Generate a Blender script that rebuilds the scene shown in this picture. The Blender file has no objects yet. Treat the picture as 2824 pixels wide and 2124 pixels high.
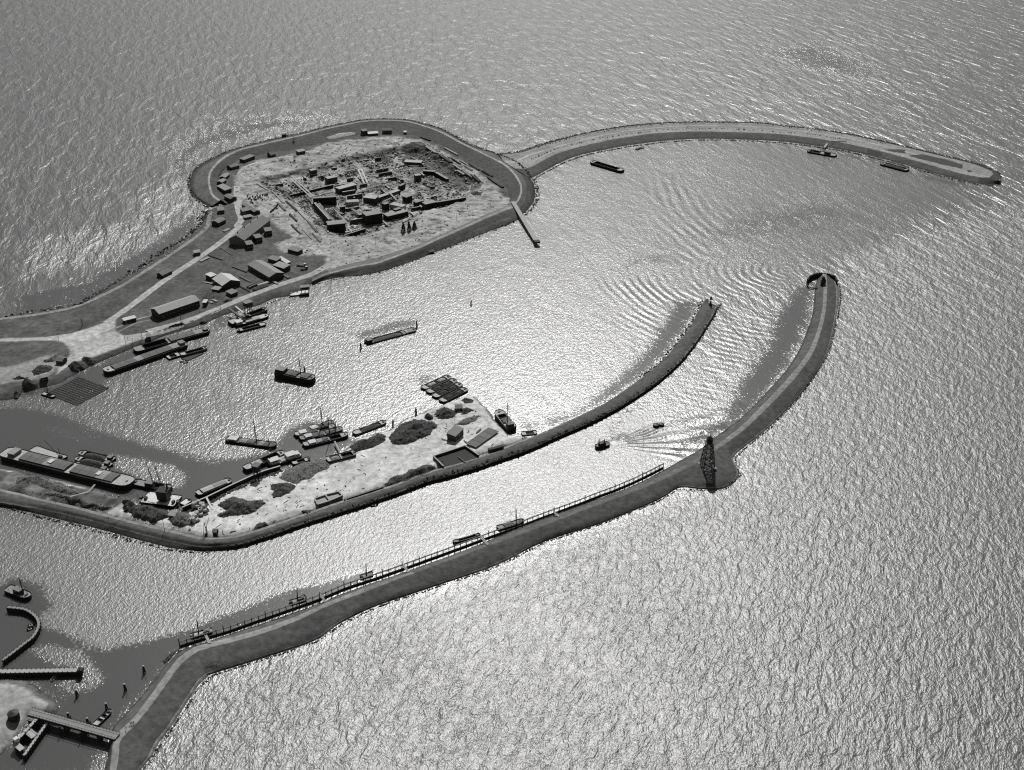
import bpy, bmesh, math, random
import numpy as np
from mathutils import Vector, Matrix
from mathutils.bvhtree import BVHTree
R = math.radians
random.seed(11)
sc = bpy.context.scene
col = sc.collection
# ------------------------------------------------------------------ survey
# Aerial view: camera 400 m up.  Plan positions were measured on enlargements of the
# photograph (frame letter = origin and scale of the enlargement) and turned into metres.
F, CX, CY, H, P = 3192.0, 1412.0, 1062.0, 400.0, R(29)
SUN_EL, SUN_AZ = 45.0, 0.5
FR = {'A': (500, 300, 4.16), 'B': (950, 300, 4.0218), 'C': (400, 600, 3.6867), 'D': (0, 840, 3.6167),
      'E': (1400, 300, 3.16), 'F': (2100, 330, 3.16), 'G': (1100, 1000, 5.53), 'H': (0, 1160, 3.6867),
      'I': (500, 1120, 4.378), 'J': (950, 1050, 4.0218), 'K': (0, 1560, 2.95), 'L': (450, 1300, 2.212),
      'M': (1350, 1100, 2.765), 'N': (1700, 720, 3.0552), 'O': (1850, 1150, 6.656), 'P': (540, 780, 3.16),
      'X': (950, 1400, 2.302), 'Y': (1450, 1230, 2.302), 'W': (0, 0, 0.7833)}
CAM = Vector((0, 0, H))
def uv(f, x, y):
    a, b, s = FR[f]
    return a + x / s, b + y / s
def rdir(u, v):
    dx, dy = (u - CX) / F, (v - CY) / F
    return Vector((dx, math.cos(P) - dy * math.sin(P), -math.sin(P) - dy * math.cos(P)))
def un(f, x, y, z=0.0):
    d = rdir(*uv(f, x, y))
    return CAM + d * ((z - H) / d.z)
def parse(s):
    """'A 1,2 3,4 B 5,6' -> [(frame,x,y)...]"""
    out, f = [], None
    for t in s.split():
        if t.isalpha(): f = t
        else:
            x, y = t.split(',')
            out.append((f, float(x), float(y)))
    return out
def pts(s, z=0.0):
    return [un(*p, z) for p in parse(s)]
def xy(s, z=0.0):
    return np.array([(p.x, p.y) for p in pts(s, z)])
# ------------------------------------------------------------------ numpy noise / distance helpers
def vnoise(x, y, seed=0):
    xi, yi = np.floor(x).astype(np.int64), np.floor(y).astype(np.int64)
    fx, fy = x - xi, y - yi
    fx, fy = fx * fx * (3 - 2 * fx), fy * fy * (3 - 2 * fy)
    def h(a, b):
        n = (a * 374761393 + b * 668265263 + seed * 974711) & 0x7fffffff
        n = ((n ^ (n >> 13)) * 1274126177) & 0x7fffffff
        return ((n ^ (n >> 16)) & 0xffff) / 65535.0
    a, b, c, d = h(xi, yi), h(xi + 1, yi), h(xi, yi + 1), h(xi + 1, yi + 1)
    return (a * (1 - fx) + b * fx) * (1 - fy) + (c * (1 - fx) + d * fx) * fy
def fbm(x, y, seed=0, o=3):
    r, a, t = 0, 1.0, 0
    for i in range(o):
        r = r + a * (vnoise(x * 2 ** i, y * 2 ** i, seed + i) - 0.5); t += a; a *= 0.5
    return r / t * 2
def sdist(X, Y, poly):
    """signed distance to polygon, positive inside"""
    d2 = np.full(X.shape, 1e18); ins = np.zeros(X.shape, bool)
    n = len(poly)
    for i in range(n):
        ax, ay = poly[i]; bx, by = poly[(i + 1) % n]
        ex, ey = bx - ax, by - ay
        t = np.clip(((X - ax) * ex + (Y - ay) * ey) / (ex * ex + ey * ey + 1e-9), 0, 1)
        d2 = np.minimum(d2, (X - ax - t * ex) ** 2 + (Y - ay - t * ey) ** 2)
        c = (ay > Y) != (by > Y)
        with np.errstate(divide='ignore', invalid='ignore'):
            xs = (bx - ax) * (Y - ay) / (by - ay + 1e-12) + ax
        ins ^= c & (X < xs)
    d = np.sqrt(d2)
    return np.where(ins, d, -d)
def ldist(X, Y, line):
    d2 = np.full(X.shape, 1e18)
    for i in range(len(line) - 1):
        ax, ay = line[i]; bx, by = line[i + 1]
        ex, ey = bx - ax, by - ay
        t = np.clip(((X - ax) * ex + (Y - ay) * ey) / (ex * ex + ey * ey + 1e-9), 0, 1)
        d2 = np.minimum(d2, (X - ax - t * ex) ** 2 + (Y - ay - t * ey) ** 2)
    return np.sqrt(d2)
def sstep(a, b, x):
    t = np.clip((x - a) / (b - a), 0, 1)
    return t * t * (3 - 2 * t)
def catmull(P_, n):
    out = []
    m = len(P_)
    for i in range(m - 1):
        p0, p1, p2, p3 = P_[max(i - 1, 0)], P_[i], P_[i + 1], P_[min(i + 2, m - 1)]
        for k in range(n):
            t = k / n
            out.append(0.5 * ((2 * p1) + (p2 - p0) * t + (2 * p0 - 5 * p1 + 4 * p2 - p3) * t * t + (3 * p1 - p0 - 3 * p2 + p3) * t ** 3))
    out.append(P_[-1])
    return out
# ------------------------------------------------------------------ node helpers / materials
class NT:
    def __init__(s, tree): s.t = tree
    def n(s, kind, **kw):
        nd = s.t.nodes.new(kind)
        for k, v in kw.items():
            if k.startswith('i_'):
                key = k[2:].replace('_', ' ')
                nd.inputs[key].default_value = v
            else: setattr(nd, k, v)
        return nd
    def l(s, a, b): s.t.links.new(a, b)
    def math(s, op, a, b=None, c=None, clamp=False):
        nd = s.t.nodes.new('ShaderNodeMath'); nd.operation = op; nd.use_clamp = clamp
        for i, v in enumerate((a, b, c)):
            if v is None: continue
            if isinstance(v, (int, float)): nd.inputs[i].default_value = v
            else: s.l(v, nd.inputs[i])
        return nd.outputs[0]
    def noise(s, vec, scale, detail=3, rough=0.55, dist=0.0):
        nd = s.n('ShaderNodeTexNoise'); nd.inputs['Scale'].default_value = scale
        nd.inputs['Detail'].default_value = detail; nd.inputs['Roughness'].default_value = rough
        nd.inputs['Distortion'].default_value = dist
        s.l(vec, nd.inputs['Vector']); return nd.outputs['Fac']
    def mapping(s, vec, rot=0, scale=(1, 1, 1), loc=(0, 0, 0)):
        nd = s.n('ShaderNodeMapping'); nd.inputs['Rotation'].default_value = (0, 0, rot)
        nd.inputs['Scale'].default_value = scale; nd.inputs['Location'].default_value = loc
        s.l(vec, nd.inputs['Vector']); return nd.outputs['Vector']
    def rng(s, v, a, b, c, d, smooth=False):
        nd = s.n('ShaderNodeMapRange'); nd.clamp = True
        if smooth: nd.interpolation_type = 'SMOOTHSTEP'
        for i, q in enumerate((a, b, c, d)): nd.inputs[i + 1].default_value = q
        s.l(v, nd.inputs[0]); return nd.outputs[0]
    def attr(s, name):
        nd = s.n('ShaderNodeAttribute'); nd.attribute_name = name; return nd.outputs['Fac']
def newmat(name):
    m = bpy.data.materials.new(name); m.use_nodes = True
    t = NT(m.node_tree); b = m.node_tree.nodes['Principled BSDF']
    return m, t, b
def gray(t, val, b):
    cb = t.n('ShaderNodeCombineColor')
    for i in range(3): t.l(val, cb.inputs[i])
    t.l(cb.outputs[0], b.inputs['Base Color'])
MATS = {}
def M(name, base=0.2, var=0.5, scale=0.6, rough=0.85, stretch=None, bump=0.0, spec=0.3):
    """weathered neutral material: base reflectance with coarse and fine variation"""
    if name in MATS: return MATS[name]
    m, t, b = newmat(name)
    tc = t.n('ShaderNodeTexCoord').outputs['Object']
    oi = t.n('ShaderNodeObjectInfo').outputs['Random']
    v = tc
    if stretch: v = t.mapping(tc, 0, stretch)
    n1 = t.noise(v, scale, 4, 0.6)
    n2 = t.noise(v, scale * 5.3, 3, 0.6)
    k = t.math('MULTIPLY', t.math('ADD', t.math('MULTIPLY', t.math('SUBTRACT', n1, 0.5), 2 * var), 1.0),
               t.math('ADD', t.math('MULTIPLY', t.math('SUBTRACT', n2, 0.5), 1.3 * var), 1.0))
    k = t.math('MULTIPLY', k, t.math('ADD', t.math('MULTIPLY', oi, 0.3 * var), 1 - 0.15 * var))
    gray(t, t.math('MULTIPLY', k, base, clamp=True), b)
    b.inputs['Roughness'].default_value = rough
    b.inputs['Specular IOR Level'].default_value = spec
    if bump:
        bn = t.n('ShaderNodeBump'); bn.inputs['Distance'].default_value = bump
        t.l(n2, bn.inputs['Height']); t.l(bn.outputs[0], b.inputs['Normal'])
    MATS[name] = m
    return m
def land_mat():
    m, t, b = newmat('land')
    tc = t.n('ShaderNodeTexCoord').outputs['Object']
    a = t.attr('alb')
    n1 = t.noise(tc, 0.035, 4, 0.6)
    n2 = t.noise(tc, 0.28, 5, 0.68)
    n3 = t.noise(t.mapping(tc, R(20), (0.05, 0.7, 0.5)), 1.0, 4, 0.6)   # cart tracks and tidal streaks
    k = t.math('MULTIPLY', t.rng(n1, .25, .75, .75, 1.2), t.rng(n2, .25, .75, .55, 1.45))
    k = t.math('MULTIPLY', k, t.rng(n3, .25, .75, .93, 1.07))
    sx = t.n('ShaderNodeSeparateXYZ'); t.l(tc, sx.inputs[0])
    wet = t.rng(t.math('ABSOLUTE', t.math('ADD', sx.outputs[2], t.math('MULTIPLY', t.math('SUBTRACT', n2, .5), .8))), .25, .95, .5, 1.0)      # wet weed-grown stone at the waterline
    k = t.math('MULTIPLY', k, wet)
    gray(t, t.math('MULTIPLY', k, a, clamp=True), b)
    b.inputs['Roughness'].default_value = 0.95
    b.inputs['Specular IOR Level'].default_value = 0.15
    bn = t.n('ShaderNodeBump'); bn.inputs['Distance'].default_value = 0.3
    t.l(n2, bn.inputs['Height']); t.l(bn.outputs[0], b.inputs['Normal'])
    return m
LAND = land_mat()
# ------------------------------------------------------------------ linking and tags
BV, BF = [], []
def setp(o, label=None, cat=None, group=None, kind=None):
    if label: o['label'] = label
    if cat: o['category'] = cat
    if group: o['group'] = group
    if kind: o['kind'] = kind
    return o
def mesh_obj(name, v, f, mats=None, parent=None, smooth=False):
    me = bpy.data.meshes.new(name)
    me.from_pydata([tuple(p) for p in v], [], [tuple(q) for q in f])
    for m in (mats or []): me.materials.append(m)
    if smooth: me.shade_smooth()
    me.update()
    o = bpy.data.objects.new(name, me); col.objects.link(o)
    if parent: o.parent = parent
    return o
def ground_obj(name, v, f, alb, dom, label, cat=None, kind='structure'):
    o = mesh_obj(name, v, f, [LAND], smooth=True)
    at = o.data.attributes.new('alb', 'FLOAT', dom)
    at.data.foreach_set('value', np.asarray(alb, dtype=np.float32))
    n = len(BV)
    BV.extend([Vector(p) for p in v]); BF.extend([tuple(i + n for i in q) for q in f])
    setp(o, label, cat, None, kind)
    return o
def loft(name, label, lines, zs, albs, n=8, sub=3, rough=0.12, wob=0.35):
    """embankment: lines = survey strings with the same number of stations; zs = height per line
    (number or list per station); albs = reflectance per band between lines"""
    L = []
    for s, z in zip(lines, zs):
        q = parse(s)
        zz = z if isinstance(z, list) else [z] * len(q)
        if len(zz) < len(q): zz = zz + [zz[-1]] * (len(q) - len(zz))
        L.append(catmull([un(*p, h) for p, h in zip(q, zz)], n))
    rows = []
    band = []
    for i in range(len(L)):
        if i:
            for k in range(1, sub):
                t = k / sub
                rows.append([a.lerp(b, t) for a, b in zip(L[i - 1], L[i])]); band.append(albs[i - 1])
            band.append(albs[i - 1])
        rows.append(L[i])
    nr, nc = len(rows), len(rows[0])
    V = np.array([[tuple(p) for p in r] for r in rows]).reshape(-1, 3)
    V[:, 2] += rough * fbm(V[:, 0] / 3, V[:, 1] / 3, 5)
    V[:, 0] += wob * fbm(V[:, 0] / 4, V[:, 1] / 4, 6); V[:, 1] += wob * 1.3 * fbm(V[:, 0] / 4, V[:, 1] / 4, 7)
    f, a = [], []
    for i in range(nr - 1):
        for j in range(nc - 1):
            f.append((i * nc + j, i * nc + j + 1, (i + 1) * nc + j + 1, (i + 1) * nc + j))
            a.append(band[i][min(j // n, len(band[i]) - 1)] if isinstance(band[i], list) else band[i])
    p = [V[q] for q in f[0]]
    if np.cross(p[1] - p[0], p[2] - p[0])[2] < 0: f = [q[::-1] for q in f]
    ground_obj(name, V, f, a, 'FACE', label)
    return L
def terrain(name, label, poly, zfun, afun, step=1.6, pad=8):
    x0, y0 = poly.min(0) - pad; x1, y1 = poly.max(0) + pad
    x0 = max(x0, -620); y0 = max(y0, 300)
    xs, ys = np.arange(x0, x1, step), np.arange(y0, y1, step)
    X, Y = np.meshgrid(xs, ys)
    jx = X + 1.2 * fbm(X / 7, Y / 7, 21); jy = Y + 1.2 * fbm(X / 7, Y / 7, 22)
    sd = sdist(jx, jy, poly)
    Z = zfun(X, Y, sd); A = afun(X, Y, sd)
    keep = sd > -pad
    idx = -np.ones(X.shape, int); idx[keep] = np.arange(keep.sum())
    V = np.stack([X[keep], Y[keep], Z[keep]], 1)
    a, b, c, d = idx[:-1, :-1], idx[:-1, 1:], idx[1:, 1:], idx[1:, :-1]
    ok = (a >= 0) & (b >= 0) & (c >= 0) & (d >= 0)
    f = np.stack([a[ok], b[ok], c[ok], d[ok]], 1).tolist()
    ground_obj(name, V, f, np.clip(A[keep], .02, .8), 'POINT', label)
    return poly
# ------------------------------------------------------------------ land
MOLE = ["K 830,1700 870,1560 905,1335 1020,1195 1165,1030 1300,860 1370,785 1450,705 1520,675 L 500,958 760,875 960,800 1200,706 1500,603 1900,455 M 270,956 700,805 1100,655 1330,535 1450,465 1600,380 1680,310 1760,255 1850,190 1960,100 N 1270,1090 1420,920 1520,760 1590,600 1640,450 1655,320 1665,220 1680,160 1700,112",
        "K 890,1700 905,1560 940,1385 1075,1250 1225,1055 1378,840 1450,755 1545,685 1640,645 L 560,972 790,892 985,808 1220,714 1520,611 1920,463 M 300,985 740,815 1140,670 1375,560 1500,500 1635,425 1715,365 1800,300 1900,225 2000,130 N 1330,1110 1480,945 1610,775 1690,590 1730,430 1742,320 1745,230 1745,170 1735,105",
        "K 940,1700 965,1560 985,1415 1110,1285 1272,1080 1422,865 1490,790 1575,722 1665,680 L 570,1000 800,918 995,826 1230,736 1530,622 1930,476 M 310,1008 750,838 1150,690 1390,585 1515,525 1650,450 1735,385 1825,325 1925,250 2030,155 N 1385,1120 1530,955 1655,775 1725,590 1762,430 1772,320 1775,230 1775,165 1765,102",
        "K 1080,1700 1200,1560 1255,1445 1355,1315 1475,1135 1585,965 1620,925 1665,885 1720,862 L 700,1095 920,1018 1080,912 1300,808 1620,700 2020,562 M 420,1072 860,930 1270,762 1450,662 1600,672 1790,665 1885,570 1845,440 1940,350 2100,225 N 1500,1165 1640,990 1755,800 1805,630 1840,450 1852,320 1850,230 1830,160 1800,108",
        "K 1130,1700 1245,1560 1295,1470 1390,1340 1510,1160 1620,990 1660,950 1700,915 1750,885 L 715,1114 935,1037 1098,926 1310,825 1630,718 2035,582 M 430,1090 870,948 1285,780 1438,690 1610,697 1802,688 1912,585 1868,460 1962,364 2122,240 N 1535,1155 1668,975 1788,780 1834,610 1870,440 1888,320 1888,240 1862,150 1830,125"]
mole = loft('outer_mole', 'long dark curved outer mole with a pale path along its crest', MOLE, [-.5, 3.6, 3.75, 1.0, -.5],
            [.11, [.27] * 12 + [.2] + [.15] * 8 + [.2] + [.25] * 20, .095, .27], n=8, sub=3, wob=.15)
MID = ["H -300,640 100,715 400,790 700,858 1000,930 1300,1010 1700,1100 2000,1175 L 303,405 450,390 620,340 850,262 1150,160 1400,82 J 900,1020 1300,905 1650,785 2000,650 M 450,235 700,115 900,15 N 180,1000 370,845 500,700 600,575 670,450 710,370 730,335 745,322",
       "H -300,670 100,740 400,814 700,882 1000,960 1300,1035 1700,1130 2000,1200 L 303,415 453,402 624,352 855,272 1155,170 1405,92 J 905,1035 1305,920 1655,800 2005,662 M 455,245 708,125 910,22 N 192,1005 382,850 512,705 612,580 682,455 722,375 745,340 760,322",
       "H -300,720 100,790 400,850 700,918 1000,995 1300,1072 1700,1168 2000,1236 L 302,437 458,420 632,370 867,289 1167,190 1417,109 J 917,1075 1317,960 1672,838 2022,710 M 477,268 738,148 948,42 N 240,1027 430,872 556,730 656,600 728,477 770,394 792,352 795,328",
       "H -300,770 100,838 400,890 700,955 1000,1030 1300,1112 1700,1210 2000,1270 L 300,455 465,440 640,388 880,305 1180,210 1430,125 J 930,1110 1330,1000 1690,880 2040,760 M 500,292 770,175 985,62 N 290,1050 480,895 600,755 700,620 775,500 820,415 840,365 830,335",
       "H -300,785 100,855 400,903 700,969 1000,1043 1300,1126 1700,1223 2000,1284 L 300,463 467,448 644,395 885,312 1185,217 1435,132 J 935,1120 1335,1010 1695,890 2045,768 M 504,298 775,180 990,66 N 300,1055 490,898 615,760 712,625 788,505 835,420 860,370 850,338",
       "H -300,820 100,890 400,975 690,1045 990,1120 1290,1200 1690,1310 1990,1338 L 295,488 470,464 650,407 890,322 1190,228 1440,140 J 940,1137 1340,1024 1700,902 2050,780 M 508,303 782,185 996,71 N 308,1059 498,903 625,766 722,629 798,509 845,423 872,373 868,345"]
za = [2.2] * 16 + [1.4, .6, -.2, -.5, -.5]
zb = [2.5] * 16 + [2.1, 1.5, .9, .6]
loft('harbour_mole', 'curved middle mole separating the work harbour from the fairway', MID,
     [za, zb, [3.4] * 27 + [-.5], [2.2] * 27 + [-.5], [1.8] * 27 + [-.5], -.6], [.24, .10, .10, .19, .085], n=8, sub=2)
ARM = ["B 1700,500 1950,470 E 250,320 450,262 700,203 1000,152 1300,123 1600,112 1900,113 2200,120 F 200,50 500,82 800,130 1100,195 1400,265 1650,325 1850,372 1980,415 2070,462 2094,500",
       "B 1720,512 1955,485 E 254,336 453,276 702,215 1002,163 1300,133 1600,121 1900,122 2198,129 F 200,59 500,91 798,141 1097,206 1396,276 1645,337 1842,386 1965,433 2050,475 2088,515",
       "B 1760,580 2000,560 E 290,395 480,330 720,270 1010,215 1305,182 1600,168 1895,170 2190,180 F 190,100 490,140 780,190 1075,258 1370,333 1610,398 1800,448 1950,490 2040,510 2085,525",
       "B 1890,665 2054,651 E 400,405 560,350 770,298 1040,248 1310,213 1600,200 1890,203 2185,212 F 185,130 480,165 770,215 1060,280 1350,360 1590,430 1780,480 1930,505 2030,525 2080,535",
       "B 2090,790 2180,735 E 470,480 620,420 800,378 1060,330 1320,296 1600,274 1880,272 2170,284 F 170,200 460,235 750,280 1030,345 1310,420 1550,488 1750,540 1900,570 2010,570 2075,545"]
arm = loft('curved_dam', 'pale sandy curved dam reaching out across the water', ARM, [-.6, 1.5, 3.6, 3.3, -.5], [.05, .26, .32, .10], n=8, sub=3)
RING = ["A 300,1130 150,1020 90,920 85,840 115,740 210,640 380,555 520,490 800,405 1100,335 1400,270 1700,195 B 200,122 450,110 700,122 900,165 1100,230 1350,370 1550,450 1680,495 1900,620 2010,700 2110,800 2140,900 2140,1000 2080,1110 1960,1220",
        "A 360,1110 200,1020 150,920 145,840 175,745 260,660 420,570 545,505 815,420 1110,350 1405,285 1703,210 B 202,132 450,120 695,132 890,180 1085,245 1330,385 1530,462 1660,505 1850,640 1950,720 2010,820 2020,880 2010,980 1990,1040 1930,1120",
        "A 430,1060 350,1000 315,900 305,800 330,710 410,610 520,530 700,455 900,410 1150,352 1410,292 1706,216 B 203,138 450,126 692,138 885,188 1075,255 1300,372 1500,470 1620,530 1760,600 1860,680 1930,770 1965,855 1965,940 1935,1020 1880,1065",
        "A 450,1045 370,985 338,895 330,800 355,715 430,625 535,545 710,470 905,420 1155,362 1412,302 1708,226 B 204,146 450,134 690,146 880,198 1065,265 1290,385 1490,482 1610,542 1745,612 1845,692 1910,778 1945,858 1945,940 1915,1010 1870,1052",
        "A 540,1100 470,980 430,880 420,790 450,730 530,660 650,600 820,560 1000,520 1300,480 1560,420 1830,360 B 220,300 450,290 640,300 830,320 1000,390 1180,470 1360,590 1500,670 1590,730 1680,800 1760,860 1810,910 1830,950 1840,985 1830,1020"]
zc = [3.2, 5.2] + [6.2] * 22 + [5.5, 4.5, 3.6]
loft('ring_dike', 'dark ring dike around the building pit with a thin pale path on its crest', RING, [-.5, 1.6, zc, zc, 2.2], [.07, .13, .34, .09], n=8, sub=4)
SD = ["B 1850,1040 1800,1080 1600,1160 1400,1250 1200,1340 1000,1420 850,1490 C 2400,395 2212,440 2000,490 1850,555 1700,615",
      "B 1862,1080 1782,1105 1590,1185 1390,1275 1190,1365 990,1450 840,1520 C 2400,440 2212,478 2000,528 1850,570 1700,640",
      "B 1874,1102 1790,1128 1597,1208 1397,1298 1197,1388 997,1473 847,1543 C 2400,458 2212,494 2000,544 1850,582 1700,650",
      "B 1945,1230 1862,1278 1640,1358 1440,1432 1240,1512 1030,1592 850,1662 C 2400,560 2212,592 2000,614 1850,638 1700,688"]
zs_ = [4.6, 5.4, 5.6, 5.6, 5.6, 5.6, 5.4, 5.0, 4.4, 3.6, 3.0, 2.7]
loft('south_dike', 'low grass dike with a pale crest path south of the building pit', SD, [2.7, zs_, zs_, -.5], [.17, .3, .095], n=8, sub=3)
ring_i = xy("A 500,1075 420,985 385,888 376,795 403,722 480,642 592,572 765,515 952,470 1228,420 1486,361 1770,293 B 212,223 450,212 665,223 855,259 1032,327 1235,427 1425,536 1555,606 1667,671 1762,746 1835,819 1878,884 1888,945 1900,1010 1920,1110", 3)
south = xy("B 1940,1230 1800,1300 1640,1355 1440,1430 1240,1510 1030,1590 850,1660 C 2400,560 2212,590 2000,612 1850,636 1700,685 1600,760 1480,802 1310,826 1150,900 1000,945 800,1000 620,1080 380,1150 D 1600,335 1480,385 1240,480 1000,580 900,625 760,700 600,790 390,850 210,885 150,950 -400,1010")
west = xy("D -400,170 100,118 500,52 790,0 C -350,690 0,485 200,335 350,250 460,170 560,70 A 232,1300 275,1170")
ISLAND = np.concatenate([west, ring_i, south])
PIT = xy("A 870,790 1500,665 B 0,535 300,470 620,410 870,420 1180,590 1540,850 1400,950 1340,1030 900,1145 700,1245 240,1400 0,1425 A 1640,1420 1300,1080 1020,950", 2.5)
SAND = xy("A 620,800 600,1000 640,1120 700,1210 880,1250 1000,1265 1120,1340 1280,1480 C 1300,270 1400,350 1560,385 1840,400 1850,470 1700,560 2000,540 2212,490 2400,445 B 850,1520 1000,1455 1400,1280 1800,1105 1840,1000 1600,790 1480,700 1250,560 1000,410 850,340 500,300 0,350 A 1700,390 1400,500 1150,560 900,590 700,690", 2.6)
PLAZA = xy("D -200,345 170,335 450,325 700,290 900,230 1040,180 1150,130 1150,200 1150,260 1230,310 1400,290 1550,270 1480,330 1250,400 970,510 800,560 700,600 640,640 560,700 600,600 700,500 690,430 640,380 560,360 400,358 170,365 -200,372", 2.6)
HEAPY = xy("D -200,640 170,600 480,500 640,520 660,600 520,690 300,750 -200,830", 2.6)
ESLOPE = xy('B 640,425 850,385 1000,480 1250,640 1420,810 1300,900 950,780 700,600')
def isl_z(X, Y, sd):
    z = np.minimum(2.6, sd * 0.42 - 0.35) + 0.12 * fbm(X / 6, Y / 6, 3)
    sp = sdist(X, Y, PIT) + 5 * fbm(X / 11, Y / 11, 19)
    dep = np.clip(sp * 0.45, 0, 5.0)
    z = z - dep + np.where(sp > -3, 1.7 * fbm(X / 9, Y / 9, 8) * np.clip(sp / 6, 0, 1) + 0.5 * fbm(X / 2.7, Y / 2.7, 18) * np.clip(sp / 4, 0, 1), 0)
    ss = sdist(X, Y, SAND)
    return z + np.clip(ss / 5, 0, 1) * 0.35 * fbm(X / 3.5, Y / 3.5, 9)
def isl_a(X, Y, sd):
    g = 0.10 + 0.035 * fbm(X / 12, Y / 12, 31) + 0.05 * np.maximum(0, fbm(X / 5, Y / 5, 32))
    s = 0.37 + 0.13 * fbm(X / 9, Y / 5, 33) + 0.08 * fbm(X / 2.5, Y / 2.5, 34) - .45 * np.maximum(0, fbm(X / 7, Y / 7, 47) - .18) - .3 * np.maximum(0, fbm((X + .8 * Y) / 2.2, (Y - .8 * X) / 16, 48) - .2)
    m = sstep(-3, 3, sdist(X, Y, SAND) + 7 * fbm(X / 10, Y / 10, 35))
    a = g * (1 - m) + s * m
    hp = sstep(-2, 3, sdist(X, Y, HEAPY) + 4 * fbm(X / 5, Y / 5, 36)); a = a * (1 - hp) + 0.3 * hp
    pl = sstep(-.6, .6, sdist(X, Y, PLAZA)); a = a * (1 - pl) + (0.46 + .03 * fbm(X / 8, Y / 8, 37)) * pl
    sp = sdist(X, Y, PIT) + 5 * fbm(X / 11, Y / 11, 19)
    a = np.where(sp > 0, (0.31 + 0.26 * fbm(X / 8, Y / 8, 38) + 0.2 * fbm(X / 3, Y / 3, 39)) * sstep(0, 2, sp) + a * (1 - sstep(0, 2, sp)), a)
    es = sstep(-3, 3, sdist(X, Y, ESLOPE) + 5 * fbm(X / 6, Y / 6, 45)); a = a * (1 - es) + es * (.12 + .1 * fbm(X / 4, Y / 4, 46))
    edge = (np.abs(sp - 3.5) < 2.5) ; a = np.where(edge, a * (0.62 + .5 * fbm(X / 6, Y / 6, 44)), a)          # darker mottled band just inside the pit edge
    a = np.where(sd < 5.5, 0.095 + 0.03 * fbm(X / 4, Y / 4, 41), a)             # stone pitching of the banks
    return a
terrain('island', 'flat island ground of sand and rough grass around the pit', ISLAND, isl_z, isl_a, 1.5)
WORK = xy("H -300,470 170,500 400,565 700,620 950,685 1200,765 1330,795 1430,830 1480,880 1700,925 1850,940 2212,790 I 300,1140 860,890 1000,840 1300,740 1420,705 1740,620 1920,565 2080,440 J 0,690 100,645 250,605 480,545 620,455 700,400 800,380 900,330 1030,280 1250,190 1350,170 1440,170 1500,220 1580,300 1660,400 1740,490 1840,590 1950,610 2080,610 1980,680 1650,800 1300,925 900,1045 L 1400,95 1150,175 850,277 620,357 450,408 303,425 H 2000,1210 1700,1140 1300,1050 1000,970 700,895 400,825 100,755 -300,690")
WGRASS = xy("H -300,470 170,500 700,620 1200,765 1330,800 1150,880 1100,930 700,855 100,715 -300,640", 2)
WATERS = []
def wk_z(X, Y, sd):
    return np.minimum(1.9, sd * 0.4 - 0.4) + 0.15 * fbm(X / 7, Y / 7, 51)
def wk_a(X, Y, sd):
    s = 0.60 + 0.07 * fbm(X / 14, Y / 14, 52) + 0.05 * fbm(X / 3, Y / 3, 53)
    m = sstep(-2, 2, sdist(X, Y, WGRASS) + 6 * fbm(X / 7, Y / 7, 54))
    a = s * (1 - m) + (0.14 + 0.16 * fbm(X / 6, Y / 6, 55)) * m
    return np.where(sd < 3.0, a * 0.62, a)
terrain('work_yard', 'pale sand yard on the middle mole among heaps and boats', WORK, wk_z, wk_a, 1.3)
LOCKLAND = xy("K -400,900 60,905 120,915 220,925 290,965 350,1010 430,1060 485,1110 497,1150 480,1205 440,1245 340,1222 250,1240 130,1425 0,1560 -400,1900")
LSAND = xy("K -400,950 120,960 250,1040 380,1110 380,1150 330,1200 240,1215 120,1400 -400,1800", 2)
def lk_z(X, Y, sd): return np.minimum(2.8, sd * 0.4 - 0.4) + 0.1 * fbm(X / 6, Y / 6, 61)
def lk_a(X, Y, sd):
    m = sstep(-1, 1, sdist(X, Y, LSAND) + 2 * fbm(X / 4, Y / 4, 62))
    return (0.14 + .03 * fbm(X / 4, Y / 4, 63)) * (1 - m) + (0.36 + .06 * fbm(X / 8, Y / 8, 64)) * m
terrain('lock_ground', 'pale sandy ground beside the lock at the bottom left', LOCKLAND, lk_z, lk_a, 1.2)
BVH = BVHTree.FromPolygons(BV, BF)
def hit(f, x, y):
    d = rdir(*uv(f, x, y)).normalized()
    loc, nn, i, di = BVH.ray_cast(CAM, d)
    w = CAM + d * (-H / d.z)
    if loc is None or loc.z < 0: return w
    return loc
def gz(x, y):
    loc, nn, i, di = BVH.ray_cast(Vector((x, y, 60)), Vector((0, 0, -1)))
    return max(loc.z, 0.0) if loc is not None else 0.0
def gland(x, y):
    loc, nn, i, di = BVH.ray_cast(Vector((x, y, 60)), Vector((0, 0, -1)))
    return loc.z if loc is not None else 0.0
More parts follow.
